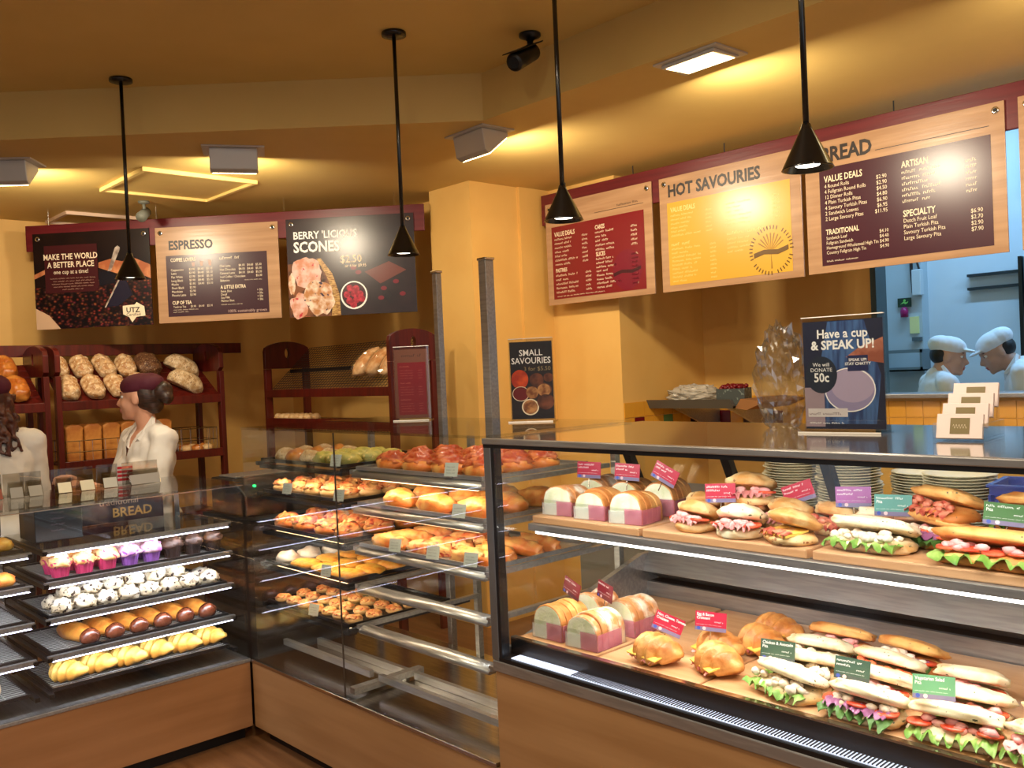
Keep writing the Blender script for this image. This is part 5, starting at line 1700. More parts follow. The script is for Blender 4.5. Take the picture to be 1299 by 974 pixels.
# yellow croissants
z = lvL[4] + TZ
for k in range(6):
    croissant('buttery yellow croissant, %s from the left on the bottom tray' % ORD[k], (-0.135 - 0.012 * (k % 2), -0.725 + k * 0.118, z), RAD(28), 0.17, c_yell, k + 3, False, 'yellow croissants', fat=0.044, bend=0.03)
for k in range(5):
    croissant('buttery yellow croissant, %s from the left in the rear row' % ORD[k], (-0.315, -0.68 + k * 0.118, z), RAD(20), 0.15, c_yell, k + 13, False, 'yellow croissants', fat=0.040, bend=0.02)
# left bay of the cake case
for k in range(3):
    o = MB().blob(0.055, 0.046, 0.030, k, 0.15, 2, -0.5, 18, 10).build('danish_pastry', c_yell, None, True, loc=(-0.12 - 0.04 * (k % 2), -1.16 + k * 0.112, lvL[0] + 0.0075 + TZ))
    tag(o, 'yellow danish at the left edge of the top tray, %s from the left' % ORD[k], 'pastry', 'danishes at the left edge')
    o = MB().blob(0.055, 0.046, 0.032, k + 5, 0.15, 2, -0.5, 18, 10).build('apricot_danish', crust('apricot danish', (240, 180, 80), (222, 120, 50), scale=20), None, True, loc=(-0.12 - 0.04 * (k % 2), -1.16 + k * 0.112, lvL[1] + TZ))
    tag(o, 'apricot danish left of the pink muffins, %s from the left' % ORD[k], 'pastry', 'danishes at the left edge')
for k in range(2):
    o = MB().blob(0.045, 0.045, 0.045, k + 9, 0.15, 2, -0.5, 18, 10).build('cream_bun', c_cook, None, True, loc=(-0.13, -1.0 - k * 0.11, lvL[4] + TZ))
    tag(o, 'pale cream bun on the bottom left tray, %s from the right' % ORD[k], 'bun', 'cream buns')
o = MB().blob(0.035, 0.035, 0.032, 21, 0.15, 2, -0.5, 18, 10).build('small_roll', c_roll, None, True, loc=(-0.12, -1.06, lvL[2] + TZ))
tag(o, 'small grey-brown roll at the left edge level with the scones', 'roll')

# ---------------------------------------------------------------- corner case food
nmM = ['savoury buns', 'pizza rolls', 'pepperoni breads', 'cheese slabs', 'mini pizzas']
for i, z in enumerate(lvM):
    tray('dark tray of %s in the left bay of the corner case' % nmM[i], 0.075, 0.725, 0.055, 0.56, z - 0.0055, False, 'corner case trays', m_dsteel)
nmR = ['bacon pies', 'crusty rolls', 'cheese sticks']
for i in range(3):
    tray('dark tray of %s in the right bay of the corner case' % nmR[i], 0.825, 1.55, 0.055, 0.56, lvM[i] - 0.0055, False, 'corner case trays', m_steel)
tp = -0.0022


def lay(name, meshes, label, cat, group, pts, z, seed=0):
    r = random.Random(seed)
    for k, (x, y) in enumerate(pts):
        o = inst(meshes[k % len(meshes)], name, None, (x + r.uniform(-0.006, 0.006), y + r.uniform(-0.006, 0.006), z), (0, 0, r.uniform(-0.3, 0.3)))
        tag(o, label(k), cat, group)


def topped(name, m_c, m_t, rx, ry, rz, label, cat, group, pts, z, seed, px=1.0):
    r = random.Random(seed)
    mc = [MB().blob(rx, ry, rz * 0.7, seed + s, 0.12, 2.0, -0.55, 18, 10, px=px).mesh('crust', m_c, True) for s in range(2)]
    mt = [MB().blob(rx * 0.88, ry * 0.86, rz * 0.62, seed + 7 + s, 0.42, 3.4, -0.35, 24, 12, Matrix.Translation((0, 0, rz * 0.55)), px=px).mesh('topping', m_t, True) for s in range(3)]
    for k, (x, y) in enumerate(pts):
        t = thing(name, label(k), cat, (x + r.uniform(-0.006, 0.006), y + r.uniform(-0.006, 0.006), z), r.uniform(-0.25, 0.25), group)
        inst(mc[k % 2], 'crust', t)
        inst(mt[k % 3], 'topping', t)


def grid(x0, x1, nx, y0, y1, ny):
    return [(x0 + (x1 - x0) * i / max(nx - 1, 1), y0 + (y1 - y0) * j / max(ny - 1, 1)) for j in range(ny) for i in range(nx)]


def rc(what, nx):
    return lambda k: '%s in the %s row, %s from the left' % (what, ['front', 'second', 'third', 'rear'][k // nx], ORD[k % nx])


bm1 = [MB().blob(0.045, 0.045, 0.034, s, 0.2, 2, -0.5, 16, 10).mesh('bun', m, True) for s, m in ((1, c_round), (2, c_glaz), (3, c_round))]
lay('savoury_bun', bm1, rc('brown topped bun on the left upper tray', 3), 'bun', 'buns on the upper left tray', grid(0.16, 0.36, 3, 0.13, 0.33, 3), lvM[0] + tp, 1)
bm2 = [MB().blob(0.048, 0.048, 0.034, s, 0.25, 2.5, -0.5, 16, 10).mesh('bun', c_herb, True) for s in (4, 5)]
lay('herb_pie', bm2, rc('yellow-green herb pie on the left upper tray', 3), 'pie', 'herb pies', grid(0.47, 0.67, 3, 0.13, 0.33, 3), lvM[0] + tp, 2)
topped('pizza_roll', c_roll, c_pizza, 0.060, 0.042, 0.036, rc('cheesy pizza roll on the second left tray', 5), 'roll', 'pizza rolls', grid(0.15, 0.655, 5, 0.12, 0.42, 4), lvM[1] + tp, 3)
topped('pepperoni_bread', c_stick, c_pizza, 0.074, 0.055, 0.042, rc('pepperoni topped bread on the third left tray', 4), 'bread', 'pepperoni breads', grid(0.165, 0.635, 4, 0.13, 0.42, 3), lvM[2] + tp, 4)
cs = [MB().blob(0.085, 0.055, 0.020, s, 0.15, 2.5, -0.5, 18, 8).mesh('slab', c_cheese, True) for s in (11, 12)]
lay('cheese_slab', cs, rc('yellow cheese slab on the fourth left tray', 3), 'bread', 'cheese slabs', grid(0.31, 0.64, 3, 0.12, 0.44, 4), lvM[3] + tp, 5)
pw = [MB().blob(0.055, 0.05, 0.030, s, 0.25, 2.5, -0.5, 16, 10).mesh('pastry', c_pow, True) for s in (13, 14)]
lay('sugared_pastry', pw, rc('sugar dusted pastry on the fourth left tray', 1), 'pastry', 'sugared pastries', [(0.15, 0.12), (0.15, 0.235), (0.15, 0.35), (0.16, 0.465)], lvM[3] + tp, 6)
topped('mini_pizza', c_roll, c_pizza, 0.037, 0.034, 0.022, rc('mini pizza on the lowest left tray', 7), 'pizza', 'mini pizzas', grid(0.125, 0.675, 7, 0.11, 0.40, 4), lvM[4] + tp, 7)
topped('bacon_pie', c_stick, c_bacon, 0.080, 0.058, 0.046, rc('bacon topped pie on the upper right tray', 4), 'pie', 'bacon pies', grid(0.94, 1.46, 4, 0.14, 0.42, 3), lvM[0] + tp, 8)
cr = [MB().blob(0.092, 0.055, 0.042, s, 0.2, 2.4, -0.5, 22, 12).mesh('roll', c_stick, True) for s in (20, 21)]
lay('crusty_roll', cr, rc('crusty golden roll on the second right tray', 3), 'roll', 'crusty rolls', grid(1.0, 1.44, 3, 0.13, 0.42, 3), lvM[1] + tp, 9)
st = [MB().blob(0.105, 0.036, 0.034, s, 0.34, 3.0, -0.5, 26, 12, px=0.7).mesh('stick', m, True) for s, m in ((22, c_stick), (23, c_pizza), (24, c_stick))]
lay('cheese_stick', st, rc('golden cheese stick on the third right tray', 3), 'bread', 'cheese sticks', grid(0.96, 1.43, 3, 0.11, 0.40, 4), lvM[2] + tp, 10)
# small grey tickets on the tray fronts
for i, (x, z, w) in enumerate([(0.69, lvM[0], 'herb pies'), (0.30, lvM[1], 'left pizza rolls'), (0.70, lvM[1], 'right pizza rolls'), (0.58, lvM[3], 'cheese slabs'), (0.47, lvM[4], 'mini pizzas'),
                               (1.40, lvM[0], 'bacon pies'), (1.43, lvM[1], 'crusty rolls'), (1.06, lvM[2], 'left cheese sticks'), (1.28, lvM[2], 'middle cheese sticks'), (1.48, lvM[2], 'right cheese sticks')]):
    t = thing('shelf_ticket', 'small grey price ticket before the ' + w, 'price ticket', (x, 0.048, z - 0.002), 0, 'small tickets in the corner case', rot=(RAD(-14), 0, RAD(12)))
    MB().box(-0.028, 0.028, -0.001, 0.0, 0.004, 0.050).build('card', mat('pale grey ticket', (196, 206, 200), 0.5), t)
    MB().box(-0.006, 0.006, 0.0, 0.012, 0.0, 0.006).build('clip', m_steel, t)
    p = Print(-0.0015)
    for k in range(3):
        p.greek(-0.02, 0.034 - k * 0.010, 0.036, 0.005, mat('grey ticket print', (110, 120, 116), 0.5), k + i * 5)
    p.build(t)


# ---------------------------------------------------------------- loaves on the racks
def loaf(seed, m, L=0.225, W=0.125, H=0.095, cuts=4):
    def fn(p, d):
        q = p.x / (L / 2)
        g = 0
        for k in range(cuts):
            c = -0.6 + 1.2 * k / max(cuts - 1, 1)
            g += math.exp(-((q - c + 0.25 * p.y / W) / 0.07) ** 2)
        if d.z > 0.2:
            p.z -= 0.018 * min(g, 1)
        return p
    return MB().blob(L / 2, W / 2, H * 0.62, seed, 0.10, 1.8, -0.55, 40, 20, fn=fn, px=0.62, py=0.85).mesh('loaf', m, True)


sl_a = math.atan2(0.27, 0.42)
lm = [loaf(s, c_loaf) for s in (1, 2, 3)]
rm_ = [loaf(5, c_round, 0.24, 0.16, 0.12, 0), loaf(6, c_dark, 0.22, 0.16, 0.11, 2)]
# slope of rack B: rises towards -x
for row in range(2):
    for k in range(5):
        y = YB0 + 0.105 + k * 0.143
        x = XB - 0.112 - row * 0.205
        zz = 1.492 + 0.27 * ((XB - x) / 0.42)
        if row == 0 and k == 4:
            continue
        o = inst(lm[(k + row) % 3], 'scored_loaf', None, (x, y, zz), (0, sl_a, 0.12 * ((k * 7) % 3 - 1)))
        if row == 1 and k == 4:
            o.data = rm_[1]
            o.name = 'dark_loaf'
            tag(o, 'dark rye loaf at the upper right of the rack', 'loaf', 'loaves on the middle rack')
        else:
            tag(o, 'scored rye loaf, %s from the left in the %s row of the middle rack' % (ORD[k], ['lower', 'upper'][row]), 'loaf', 'loaves on the middle rack')
for k, (y, row) in enumerate(((0.83, 0), (0.88, 1))):
    x = XB - 0.10 - row * 0.17
    o = inst(rm_[0], 'seeded_loaf', None, (x, YB0 + y, 1.494 + 0.27 * ((XB - x) / 0.42)), (0, sl_a, 1.45))
    tag(o, 'flat oval seeded loaf at the right of the rack, %s one' % ['lower', 'upper'][k], 'loaf', 'loaves on the middle rack')
gm_ = loaf(8, c_glaz, 0.21, 0.13, 0.10, 3)
for k, (y, row) in enumerate(((-0.26, 0), (-0.27, 1), (-0.42, 0), (-0.43, 1))):
    x = XB - 0.115 - row * 0.205
    o = inst(gm_, 'glazed_loaf', None, (x, y - 0.03, 1.494 + 0.27 * ((XB - x) / 0.42)), (0, sl_a, 0))
    tag(o, 'glazed brown loaf on the left rack, %s of the %s pair' % (['lower', 'upper'][row], ['right', 'left'][k // 2]), 'loaf', 'glazed loaves on the left rack')
tl = MB()
tl.prism([(-0.05, 0), (0.05, 0), (0.053, 0.19), (0.058, 0.215), (0.03, 0.235), (-0.03, 0.235), (-0.058, 0.215), (-0.053, 0.19)], -0.10, 0.10, 'x')
tlm = tl.mesh('tin_loaf', c_tin)
for k in range(6):
    o = inst(tlm, 'tin_loaf', None, (XB - 0.168, YB0 + 0.115 + k * 0.113, 1.1245), (0, 0, 0))
    b = o.modifiers.new('bevel', 'BEVEL')
    b.width = 0.012
    b.segments = 3
    tag(o, 'upright golden tin loaf, %s from the left in the wire basket' % ORD[k], 'loaf', 'tin loaves in the wire basket')
rl = [MB().blob(0.042, 0.036, 0.03, s, 0.12, 2, -0.5, 14, 9).mesh('roll', c_glaz if s % 2 else c_roll, True) for s in range(4)]
for k in range(8):
    o = inst(rl[k % 4], 'small_roll', None, (XB - 0.075 - 0.075 * (k // 3), YB0 + 0.825 + 0.075 * (k % 3), 1.1245), (0, 0, k))
    tag(o, 'small brown roll in the right wire basket, %s row, %s from the left' % (['front', 'middle', 'rear'][k // 3], ORD[k % 3]), 'roll', 'rolls in the wire basket')
pr_ = [MB().blob(0.036, 0.030, 0.030, s, 0.14, 2, -0.5, 14, 9).mesh('roll', c_roll, True) for s in (31, 32)]
for k in range(14):
    o = inst(pr_[k % 2], 'dinner_roll', None, (-2.17 + 0.066 * (k % 7), 1.37 + 0.07 * (k // 7), 1.2985), (0, 0, k))
    tag(o, 'pale dinner roll on the right rack, %s row, %s from the left' % (['front', 'rear'][k // 7], ORD[k % 7]), 'roll', 'dinner rolls')
# bagged bread leaning on the mesh
for k in range(3):
    x = -1.14 + k * 0.15
    a = math.atan2(0.30, 0.33)
    t = thing('bagged_bread', 'bagged crusty bread leaning on the wire mesh, %s from the left' % ORD[k], 'bread', (x, 1.475, 1.655), 0, 'bagged breads', rot=(a, 0, 0))
    inst(loaf(40 + k, crust('bagged crusty bread', (206, 140, 80), (232, 190, 140), scale=20), 0.13, 0.25, 0.08, 0), 'bread', t)
    o = MB().blob(0.072, 0.15, 0.062, 50 + k, 0.25, 4, -0.5, 26, 16).build('plastic_bag', m_film, t, False)
# ---------------------------------------------------------------- people
def capsule(mb, a, ra, b, rb, n=14, sq=None):
    a, b = Vector(a), Vector(b)
    d = b - a
    L = d.length
    pts, rs = [], []
    for k in range(5):
        t = math.pi / 2 * (1 - k / 4)
        pts.append(a - d / L * ra * math.sin(t))
        rs.append(max(ra * math.cos(t), 1e-4))
    for k in range(5):
        t = math.pi / 2 * k / 4
        pts.append(b + d / L * rb * math.sin(t))
        rs.append(max(rb * math.cos(t), 1e-4))
    mb.tube(pts, rs, n)


def ell(mb, c, r, n=18, rings=12, M=None):
    vs, fs = [], []
    for i in range(rings + 1):
        th = math.pi * i / rings
        for k in range(n):
            ph = 2 * math.pi * k / n
            v = Vector((r[0] * math.sin(th) * math.cos(ph), r[1] * math.sin(th) * math.sin(ph), r[2] * math.cos(th)))
            if M:
                v = M @ v
            vs.append(v + Vector(c))
    for i in range(rings):
        for k in range(n):
            fs.append((i * n + k, (i + 1) * n + k, (i + 1) * n + (k + 1) % n, i * n + (k + 1) % n))
    mb.add(vs, fs)


WORK = bpy.data.scenes.new('workbench')


def fuse(mb, name, m, parent, voxel=0.008, smooth=4, wr=0.0):
    """one continuous surface from overlapping volumes"""
    me = mb.mesh(name)
    o = bpy.data.objects.new(name, me)
    WORK.collection.objects.link(o)
    r = o.modifiers.new('remesh', 'REMESH')
    r.mode = 'VOXEL'
    r.voxel_size = voxel
    s = o.modifiers.new('smooth', 'SMOOTH')
    s.factor = 0.5
    s.iterations = smooth
    WORK.view_layers[0].update()
    dg = WORK.view_layers[0].depsgraph
    me2 = bpy.data.meshes.new_from_object(o.evaluated_get(dg))
    bpy.data.objects.remove(o)
    bpy.data.meshes.remove(me)
    me2.name = name
    me2.materials.clear()
    me2.materials.append(m)
    if wr:
        for v in me2.vertices:
            q = v.co
            k = (0.5 - abs(noise.noise(Vector((q.x * 11 + q.z * 7, q.y * 11 - q.z * 5, q.z * 7))))) + 0.4 * noise.noise(Vector((q.x * 30, q.y * 30, q.z * 18)))
            v.co = q + v.normal * (wr * k)
    me2.polygons.foreach_set('use_smooth', [True] * len(me2.polygons))
    o2 = bpy.data.objects.new(name, me2)
    col.objects.link(o2)
    o2.parent = parent
    return o2


def hand(mb, w, fdir, up_, side):
    """palm and five fingers; w wrist, fdir forward, up_ back of the hand, side = thumb side (+1/-1)"""
    w, f, u = Vector(w), Vector(fdir).normalized(), Vector(up_).normalized()
    s = f.cross(u).normalized() * side
    pc = w + f * 0.05
    for k in (-1, 0, 1):
        capsule(mb, w + s * 0.014 * k, 0.017, w + f * 0.075 + s * 0.022 * k, 0.014, 10)
    for k, ln in enumerate((0.060, 0.070, 0.074, 0.066)):
        b = w + f * 0.080 + s * (-0.033 + 0.022 * k)
        m1 = b + (f * 0.85 - u * 0.45).normalized() * ln * 0.55
        e = m1 + (f * 0.35 - u * 0.95).normalized() * ln * 0.45
        capsule(mb, b, 0.0095, m1, 0.0088, 8)
        capsule(mb, m1, 0.0088, e, 0.0075, 8)
    tb = w + f * 0.025 + s * 0.026
    tm_ = tb + (f * 0.7 + s * 0.7).normalized() * 0.04
    capsule(mb, tb, 0.013, tm_, 0.011, 8)
    capsule(mb, tm_, 0.011, tm_ + (f * 0.9 + s * 0.1 - u * 0.4).normalized() * 0.032, 0.009, 8)


m_skin = mat('skin', (226, 170, 138), 0.5, rgb2=(218, 158, 126), scale=8)
m_skin2 = mat('skin tone of kitchen staff', (206, 160, 136), 0.5)
m_shirt = mat('white cotton shirt', (232, 226, 214), 0.7, bump=0.1, bscale=30, rgb2=(226, 218, 206), scale=6)
m_trs = mat('black trousers', (26, 24, 26), 0.7)
m_shoe = mat('black shoes', (18, 18, 18), 0.4)
m_hair = mat('dark brown hair', (44, 28, 20), 0.4, rgb2=(70, 44, 30), scale=30, stretch=(1, 1, 6))
m_mar = mat('maroon cap cloth', (88, 20, 42), 0.7)
m_kshirt = mat('white kitchen tunic', (232, 236, 240), 0.7)
m_eye = mat('eye white', (232, 228, 222), 0.3)
m_iris = mat('dark iris', (44, 30, 22), 0.2)
m_lip = mat('lips', (196, 112, 102), 0.45)


def person(label, loc, face, H=1.64, chest=0.0, headyaw=0.0, headpitch=0.0, lean=0.0, arms=((0.2, 1.15), (0.2, 1.15)), skin=m_skin, shirt=m_shirt,
           female=True, sleeve='short', voxel=0.008, hpos=(0.02, 1.53)):
    """local frame: facing +x, y to the left, z up; feet on z=0"""
    t = thing('person', label, 'person', loc, face, 'staff')
    k = H / 1.64
    ch = Matrix.Rotation(chest, 4, 'Z')
    sw = 0.165 if female else 0.215

    def T(p):   # torso points turn with the chest and lean forward
        v = ch @ Vector(p)
        if p[2] > 0.95:
            v = v + (ch @ Vector((lean * (p[2] - 0.95), 0, 0)))
        return Vector((v.x * k, v.y * k, v.z * k))
    HC = T((hpos[0], 0, hpos[1]))
    HM = Matrix.Rotation(headyaw, 4, 'Z') @ Matrix.Rotation(headpitch, 4, 'Y')

    def Hd(p):
        return HC + (HM @ Vector(p)) * k
    b = MB()
    # head: skull, face wedge, jaw, chin, nose, brow, ears
    HM3 = HM.to_3x3().to_4x4()
    ell(b, Hd((-0.012, 0, 0.022)), (0.092 * k, 0.073 * k, 0.092 * k), M=HM3)
    ell(b, Hd((0.036, 0, -0.03)), (0.056 * k, 0.058 * k, 0.078 * k), M=HM3)
    ell(b, Hd((0.040, 0, -0.078)), (0.044 * k, 0.044 * k, 0.034 * k), M=HM3)
    ell(b, Hd((0.076, 0, -0.093)), (0.018 * k, 0.022 * k, 0.017 * k), M=HM3)
    capsule(b, Hd((0.086, 0, 0.008)), 0.009 * k, Hd((0.107, 0, -0.027)), 0.0125 * k, 10)
    ell(b, Hd((0.092, 0.009, -0.030)), (0.012 * k, 0.010 * k, 0.008 * k), M=HM3)
    ell(b, Hd((0.092, -0.009, -0.030)), (0.012 * k, 0.010 * k, 0.008 * k), M=HM3)
    ell(b, Hd((0.074, 0, 0.030)), (0.018 * k, 0.045 * k, 0.012 * k), M=HM3)
    ell(b, Hd((0.085, 0, -0.056)), (0.014 * k, 0.022 * k, 0.008 * k), M=HM3)
    ell(b, Hd((0.082, 0, -0.069)), (0.014 * k, 0.020 * k, 0.008 * k), M=HM3)
    for s in (-1, 1):
        ell(b, Hd((0.055, s * 0.040, -0.030)), (0.024 * k, 0.018 * k, 0.022 * k), M=HM3)
        ell(b, Hd((-0.008, s * 0.074, -0.012)), (0.019 * k, 0.008 * k, 0.031 * k), M=HM3)
    nr = 0.046 if female else 0.056
    capsule(b, T((-0.015, 0, 1.33)), nr * 1.15 * k, Hd((-0.015, 0, -0.05)), nr * k)
    # torso
    ell(b, T((0.0, 0, 1.225)), (0.098 * k, sw * 0.98 * k, 0.16 * k), M=ch)
    ell(b, T((0.0, 0, 1.04)), (0.092 * k, 0.135 * k, 0.16 * k), M=ch)
    ell(b, T((-0.005, 0, 0.90)), (0.108 * k, 0.155 * k, 0.12 * k), M=ch)
    for s in (-1, 1):
        capsule(b, T((-0.01, s * 0.05, 1.355)), 0.04 * k, T((-0.01, s * sw, 1.32)), 0.050 * k)
        if female:
            ell(b, T((0.075, s * 0.065, 1.17)), (0.055 * k, 0.06 * k, 0.06 * k), M=ch)
        hx = T((0, s * 0.085, 0.86))
        kn = Vector((0.02 * k, s * 0.09 * k, 0.47 * k))
        an = Vector((-0.02 * k, s * 0.095 * k, 0.08 * k))
        capsule(b, hx, 0.080 * k, kn, 0.055 * k)
        capsule(b, kn, 0.054 * k, an, 0.036 * k)
        capsule(b, an - Vector((0.02, 0, 0.045)) * k, 0.030 * k, an + Vector((0.13, 0, -0.052)) * k, 0.025 * k)
    c = MB()
    ell(c, T((0.0, 0, 1.225)), (0.112 * k, sw * 1.06 * k, 0.172 * k), M=ch)
    ell(c, T((0.0, 0, 1.04)), (0.108 * k, 0.150 * k, 0.18 * k), M=ch)
    ell(c, T((-0.005, 0, 0.91)), (0.124 * k, 0.170 * k, 0.12 * k), M=ch)
    capsule(c, T((-0.03, 0, 1.33)), 0.064 * k, T((-0.03, 0, 1.365)), 0.056 * k)
    for i, s in enumerate((-1, 1)):
        fwd, hz = arms[i]
        sh = T((-0.01, s * (sw + 0.008), 1.318))
        el = T((-0.02 + fwd * 0.35, s * (sw + 0.045), 1.02))
        if fwd > 0.3:
            wr_ = T((fwd * 0.95, s * (sw - 0.05), hz))
        else:
            wr_ = T((fwd * 0.8, s * (sw + 0.03), hz - 0.35))
        capsule(b, sh, 0.045 * k, el, 0.036 * k)
        capsule(b, el, 0.036 * k, wr_, 0.025 * k)
        d = (wr_ - el).normalized()
        upv = Vector((0, 0, 1)) if abs(d.z) < 0.8 else (ch @ Vector((0, s, 0)))
        hand(b, wr_, d, upv, -s if abs(d.z) < 0.8 else s)
        capsule(c, T((-0.01, s * 0.06, 1.352)), 0.048 * k, sh, 0.062 * k)
        if sleeve == 'short':
            capsule(c, sh, 0.060 * k, sh.lerp(el, 0.85), 0.058 * k)
        else:
            capsule(c, sh, 0.058 * k, el, 0.050 * k)
            capsule(c, el, 0.050 * k, el.lerp(wr_, 0.75), 0.042 * k)
        if female:
            ell(c, T((0.078, s * 0.065, 1.17)), (0.062 * k, 0.070 * k, 0.068 * k), M=ch)
    body = fuse(b, 'body', skin, t, voxel, 3)
    sh_o = fuse(c, 'shirt', shirt, t, voxel * 1.1, 3, 0.010)
    if female:   # open V neck
        ci = ch.inverted()
        bm = bmesh.new()
        bm.from_mesh(sh_o.data)
        kill = []
        for f in bm.faces:
            q = ci @ (f.calc_center_median() / k)
            if q.x > 0.0 and q.z > 1.235 and abs(q.y) < (q.z - 1.235) * 0.42:
                kill.append(f)
        bmesh.ops.delete(bm, geom=kill, context='FACES')
        bm.to_mesh(sh_o.data)
        bm.free()
    # open collar: two lapels
    lp = MB()
    for s in (-1, 1):
        pts = [(0.085, s * 0.012, 1.27), (-0.02, s * 0.068, 1.425), (-0.055, s * 0.040, 1.42), (0.0, s * 0.105, 1.375), (0.075, s * 0.085, 1.315)]
        q = [T(p) for p in (pts[0], pts[4], pts[3], pts[1])]
        n_ = Vector((0.014, 0, 0.010))
        q2 = [p + n_ for p in q]
        lp.add(q + q2, [(0, 1, 2, 3), (7, 6, 5, 4), (0, 4, 5, 1), (1, 5, 6, 2), (2, 6, 7, 3), (3, 7, 4, 0)])
    lp.build('collar', shirt, sh_o)
    tr = MB()
    ell(tr, T((-0.005, 0, 0.88)), (0.118 * k, 0.166 * k, 0.12 * k), M=ch)
    for s in (-1, 1):
        hx = T((0, s * 0.085, 0.86))
        kn = Vector((0.02 * k, s * 0.09 * k, 0.47 * k))
        an = Vector((-0.02 * k, s * 0.095 * k, 0.10 * k))
        capsule(tr, hx, 0.088 * k, kn, 0.066 * k)
        capsule(tr, kn, 0.066 * k, an, 0.052 * k)
    fuse(tr, 'trousers', m_trs, t, 0.014, 3)
    for s in (-1, 1):
        so = MB()
        an = Vector((-0.02 * k, s * 0.095 * k, 0.08 * k))
        capsule(so, an - Vector((0.025, 0, 0.038)) * k, 0.042 * k, an + Vector((0.135, 0, -0.044)) * k, 0.036 * k)
        so.box(an.x - 0.06, an.x + 0.16, an.y - 0.035, an.y + 0.035, 0.0, 0.02)
        fuse(so, 'shoe', m_shoe, t, 0.009, 2)
    # eyes, brows, lips
    for s in (-1, 1):
        e = MB()
        ell(e, Hd((0.067, s * 0.031, 0.008)), (0.0125 * k, 0.0135 * k, 0.010 * k), 12, 8, HM3)
        eo = e.build('eye', m_eye, t, True)
        e = MB()
        ell(e, Hd((0.0765, s * 0.032, 0.008)), (0.0045 * k, 0.0062 * k, 0.0066 * k), 10, 6, HM3)
        e.build('iris', m_iris, eo, True)
        e = MB()
        capsule(e, Hd((0.084, s * 0.014, 0.030)), 0.0042 * k, Hd((0.070, s * 0.050, 0.031)), 0.0032 * k, 8)
        e.build('eyebrow', m_hair, t, True)
    e = MB()
    ell(e, Hd((0.0935, 0, -0.0565)), (0.0085 * k, 0.020 * k, 0.0052 * k), 12, 8, HM3)
    ell(e, Hd((0.0905, 0, -0.0675)), (0.0085 * k, 0.018 * k, 0.0058 * k), 12, 8, HM3)
    fuse(e, 'lips', m_lip, t, 0.0025, 1)
    return t, Hd, HM3, k, T


def cloth_cap(t, Hd, HM3, k, m, flop=(-0.02, 0.0), peak=False):
    c = MB()
    ell(c, Hd((-0.010, 0, 0.058)), (0.099 * k, 0.081 * k, 0.064 * k), M=HM3)
    ell(c, Hd((-0.055, 0, 0.062)), (0.078 * k, 0.080 * k, 0.058 * k), M=HM3)
    if peak:
        ell(c, Hd((0.090, 0, 0.050)), (0.050 * k, 0.055 * k, 0.010 * k), M=HM3)
    fuse(c, 'cap', m, t, 0.006, 2, 0.002)


# staff member in profile behind the cake case
t, Hd, HM3, k, T = person('person in white shirt and maroon cap, hair in a bun, looking left', (-0.885, -0.05, 0), RAD(232), 1.635, RAD(42), RAD(-6), RAD(2), 0.05, arms=((0.33, 1.13), (0.36, 1.12)))
cloth_cap(t, Hd, HM3, k, m_mar)
h = MB()
ell(h, Hd((-0.045, 0, 0.010)), (0.072 * k, 0.078 * k, 0.085 * k), M=HM3)
ell(h, Hd((-0.120, 0, 0.022)), (0.052 * k, 0.056 * k, 0.052 * k), M=HM3)
ell(h, Hd((-0.075, 0, -0.045)), (0.042 * k, 0.052 * k, 0.042 * k), M=HM3)
ell(h, Hd((-0.150, 0.02, -0.01)), (0.030 * k, 0.034 * k, 0.034 * k), M=HM3)
fuse(h, 'hair', m_hair, t, 0.006, 2, 0.004)
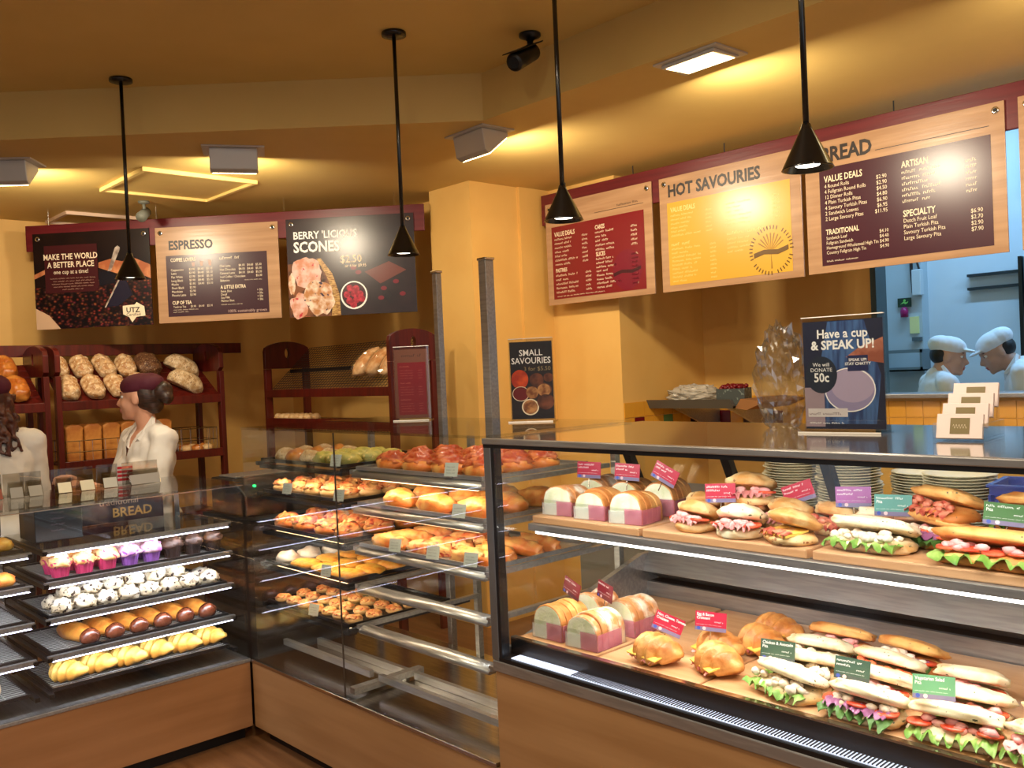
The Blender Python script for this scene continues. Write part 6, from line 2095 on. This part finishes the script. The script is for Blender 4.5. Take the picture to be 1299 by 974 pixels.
# second staff member, cut off by the left edge, seen from behind
t, Hd, HM3, k, T = person('person in white shirt with long curly hair at the left picture edge', (-1.09, -0.72, 0), RAD(188), 1.66, RAD(-10), 0, 0, 0.03, arms=((0.34, 1.13), (0.34, 1.13)))
cloth_cap(t, Hd, HM3, k, m_mar)
h = MB()
r = random.Random(3)
ell(h, Hd((-0.04, 0, 0.0)), (0.078 * k, 0.082 * k, 0.095 * k), M=HM3)
for i in range(46):
    a = r.uniform(0.45 * math.pi, 1.55 * math.pi)
    rr = r.uniform(0.055, 0.095)
    x0, y0 = rr * math.cos(a), rr * math.sin(a)
    pts = []
    n = 12
    for j in range(n):
        q = j / (n - 1)
        ph = q * 16 + i
        pts.append(Hd((x0 * (1 + 0.3 * q) - 0.04 * q - 0.01 + 0.011 * math.cos(ph), y0 * (1 + 0.25 * q) + 0.011 * math.sin(ph), 0.02 - q * r.uniform(0.24, 0.30))))
    h.tube(pts, [0.013 - 0.006 * j / n for j in range(n)], 6)
fuse(h, 'hair', mat('curly auburn hair', (66, 34, 24), 0.4, rgb2=(96, 52, 36), scale=30), t, 0.006, 1)

# two bakers in the kitchen
t, Hd, HM3, k, T = person('kitchen worker in white cap, seen from behind, facing right', (1.335, 4.10, 0), RAD(25), 1.71, RAD(10), RAD(-5), RAD(12), 0.10, arms=((0.12, 1.1), (0.12, 1.1)), skin=m_skin2, shirt=m_kshirt, female=False, voxel=0.010, hpos=(0.04, 1.485))
cloth_cap(t, Hd, HM3, k, m_kshirt, peak=True)
h = MB()
ell(h, Hd((-0.045, 0, 0.002)), (0.068 * k, 0.076 * k, 0.066 * k), M=HM3)
fuse(h, 'hair', mat('black hair', (26, 22, 22), 0.5), t, 0.007, 2)
t, Hd, HM3, k, T = person('kitchen worker in white cap, head bent, facing left', (1.85, 4.44, 0), RAD(205), 1.77, RAD(-8), RAD(5), RAD(30), 0.26, arms=((0.12, 1.1), (0.12, 1.1)), skin=m_skin2, shirt=m_kshirt, female=False, voxel=0.010, hpos=(0.09, 1.45))
cloth_cap(t, Hd, HM3, k, m_kshirt, peak=True)
h = MB()
ell(h, Hd((-0.045, 0, 0.002)), (0.068 * k, 0.076 * k, 0.066 * k), M=HM3)
fuse(h, 'hair', mat('black hair', (26, 22, 22), 0.5), t, 0.007, 2)
bpy.data.scenes.remove(WORK)
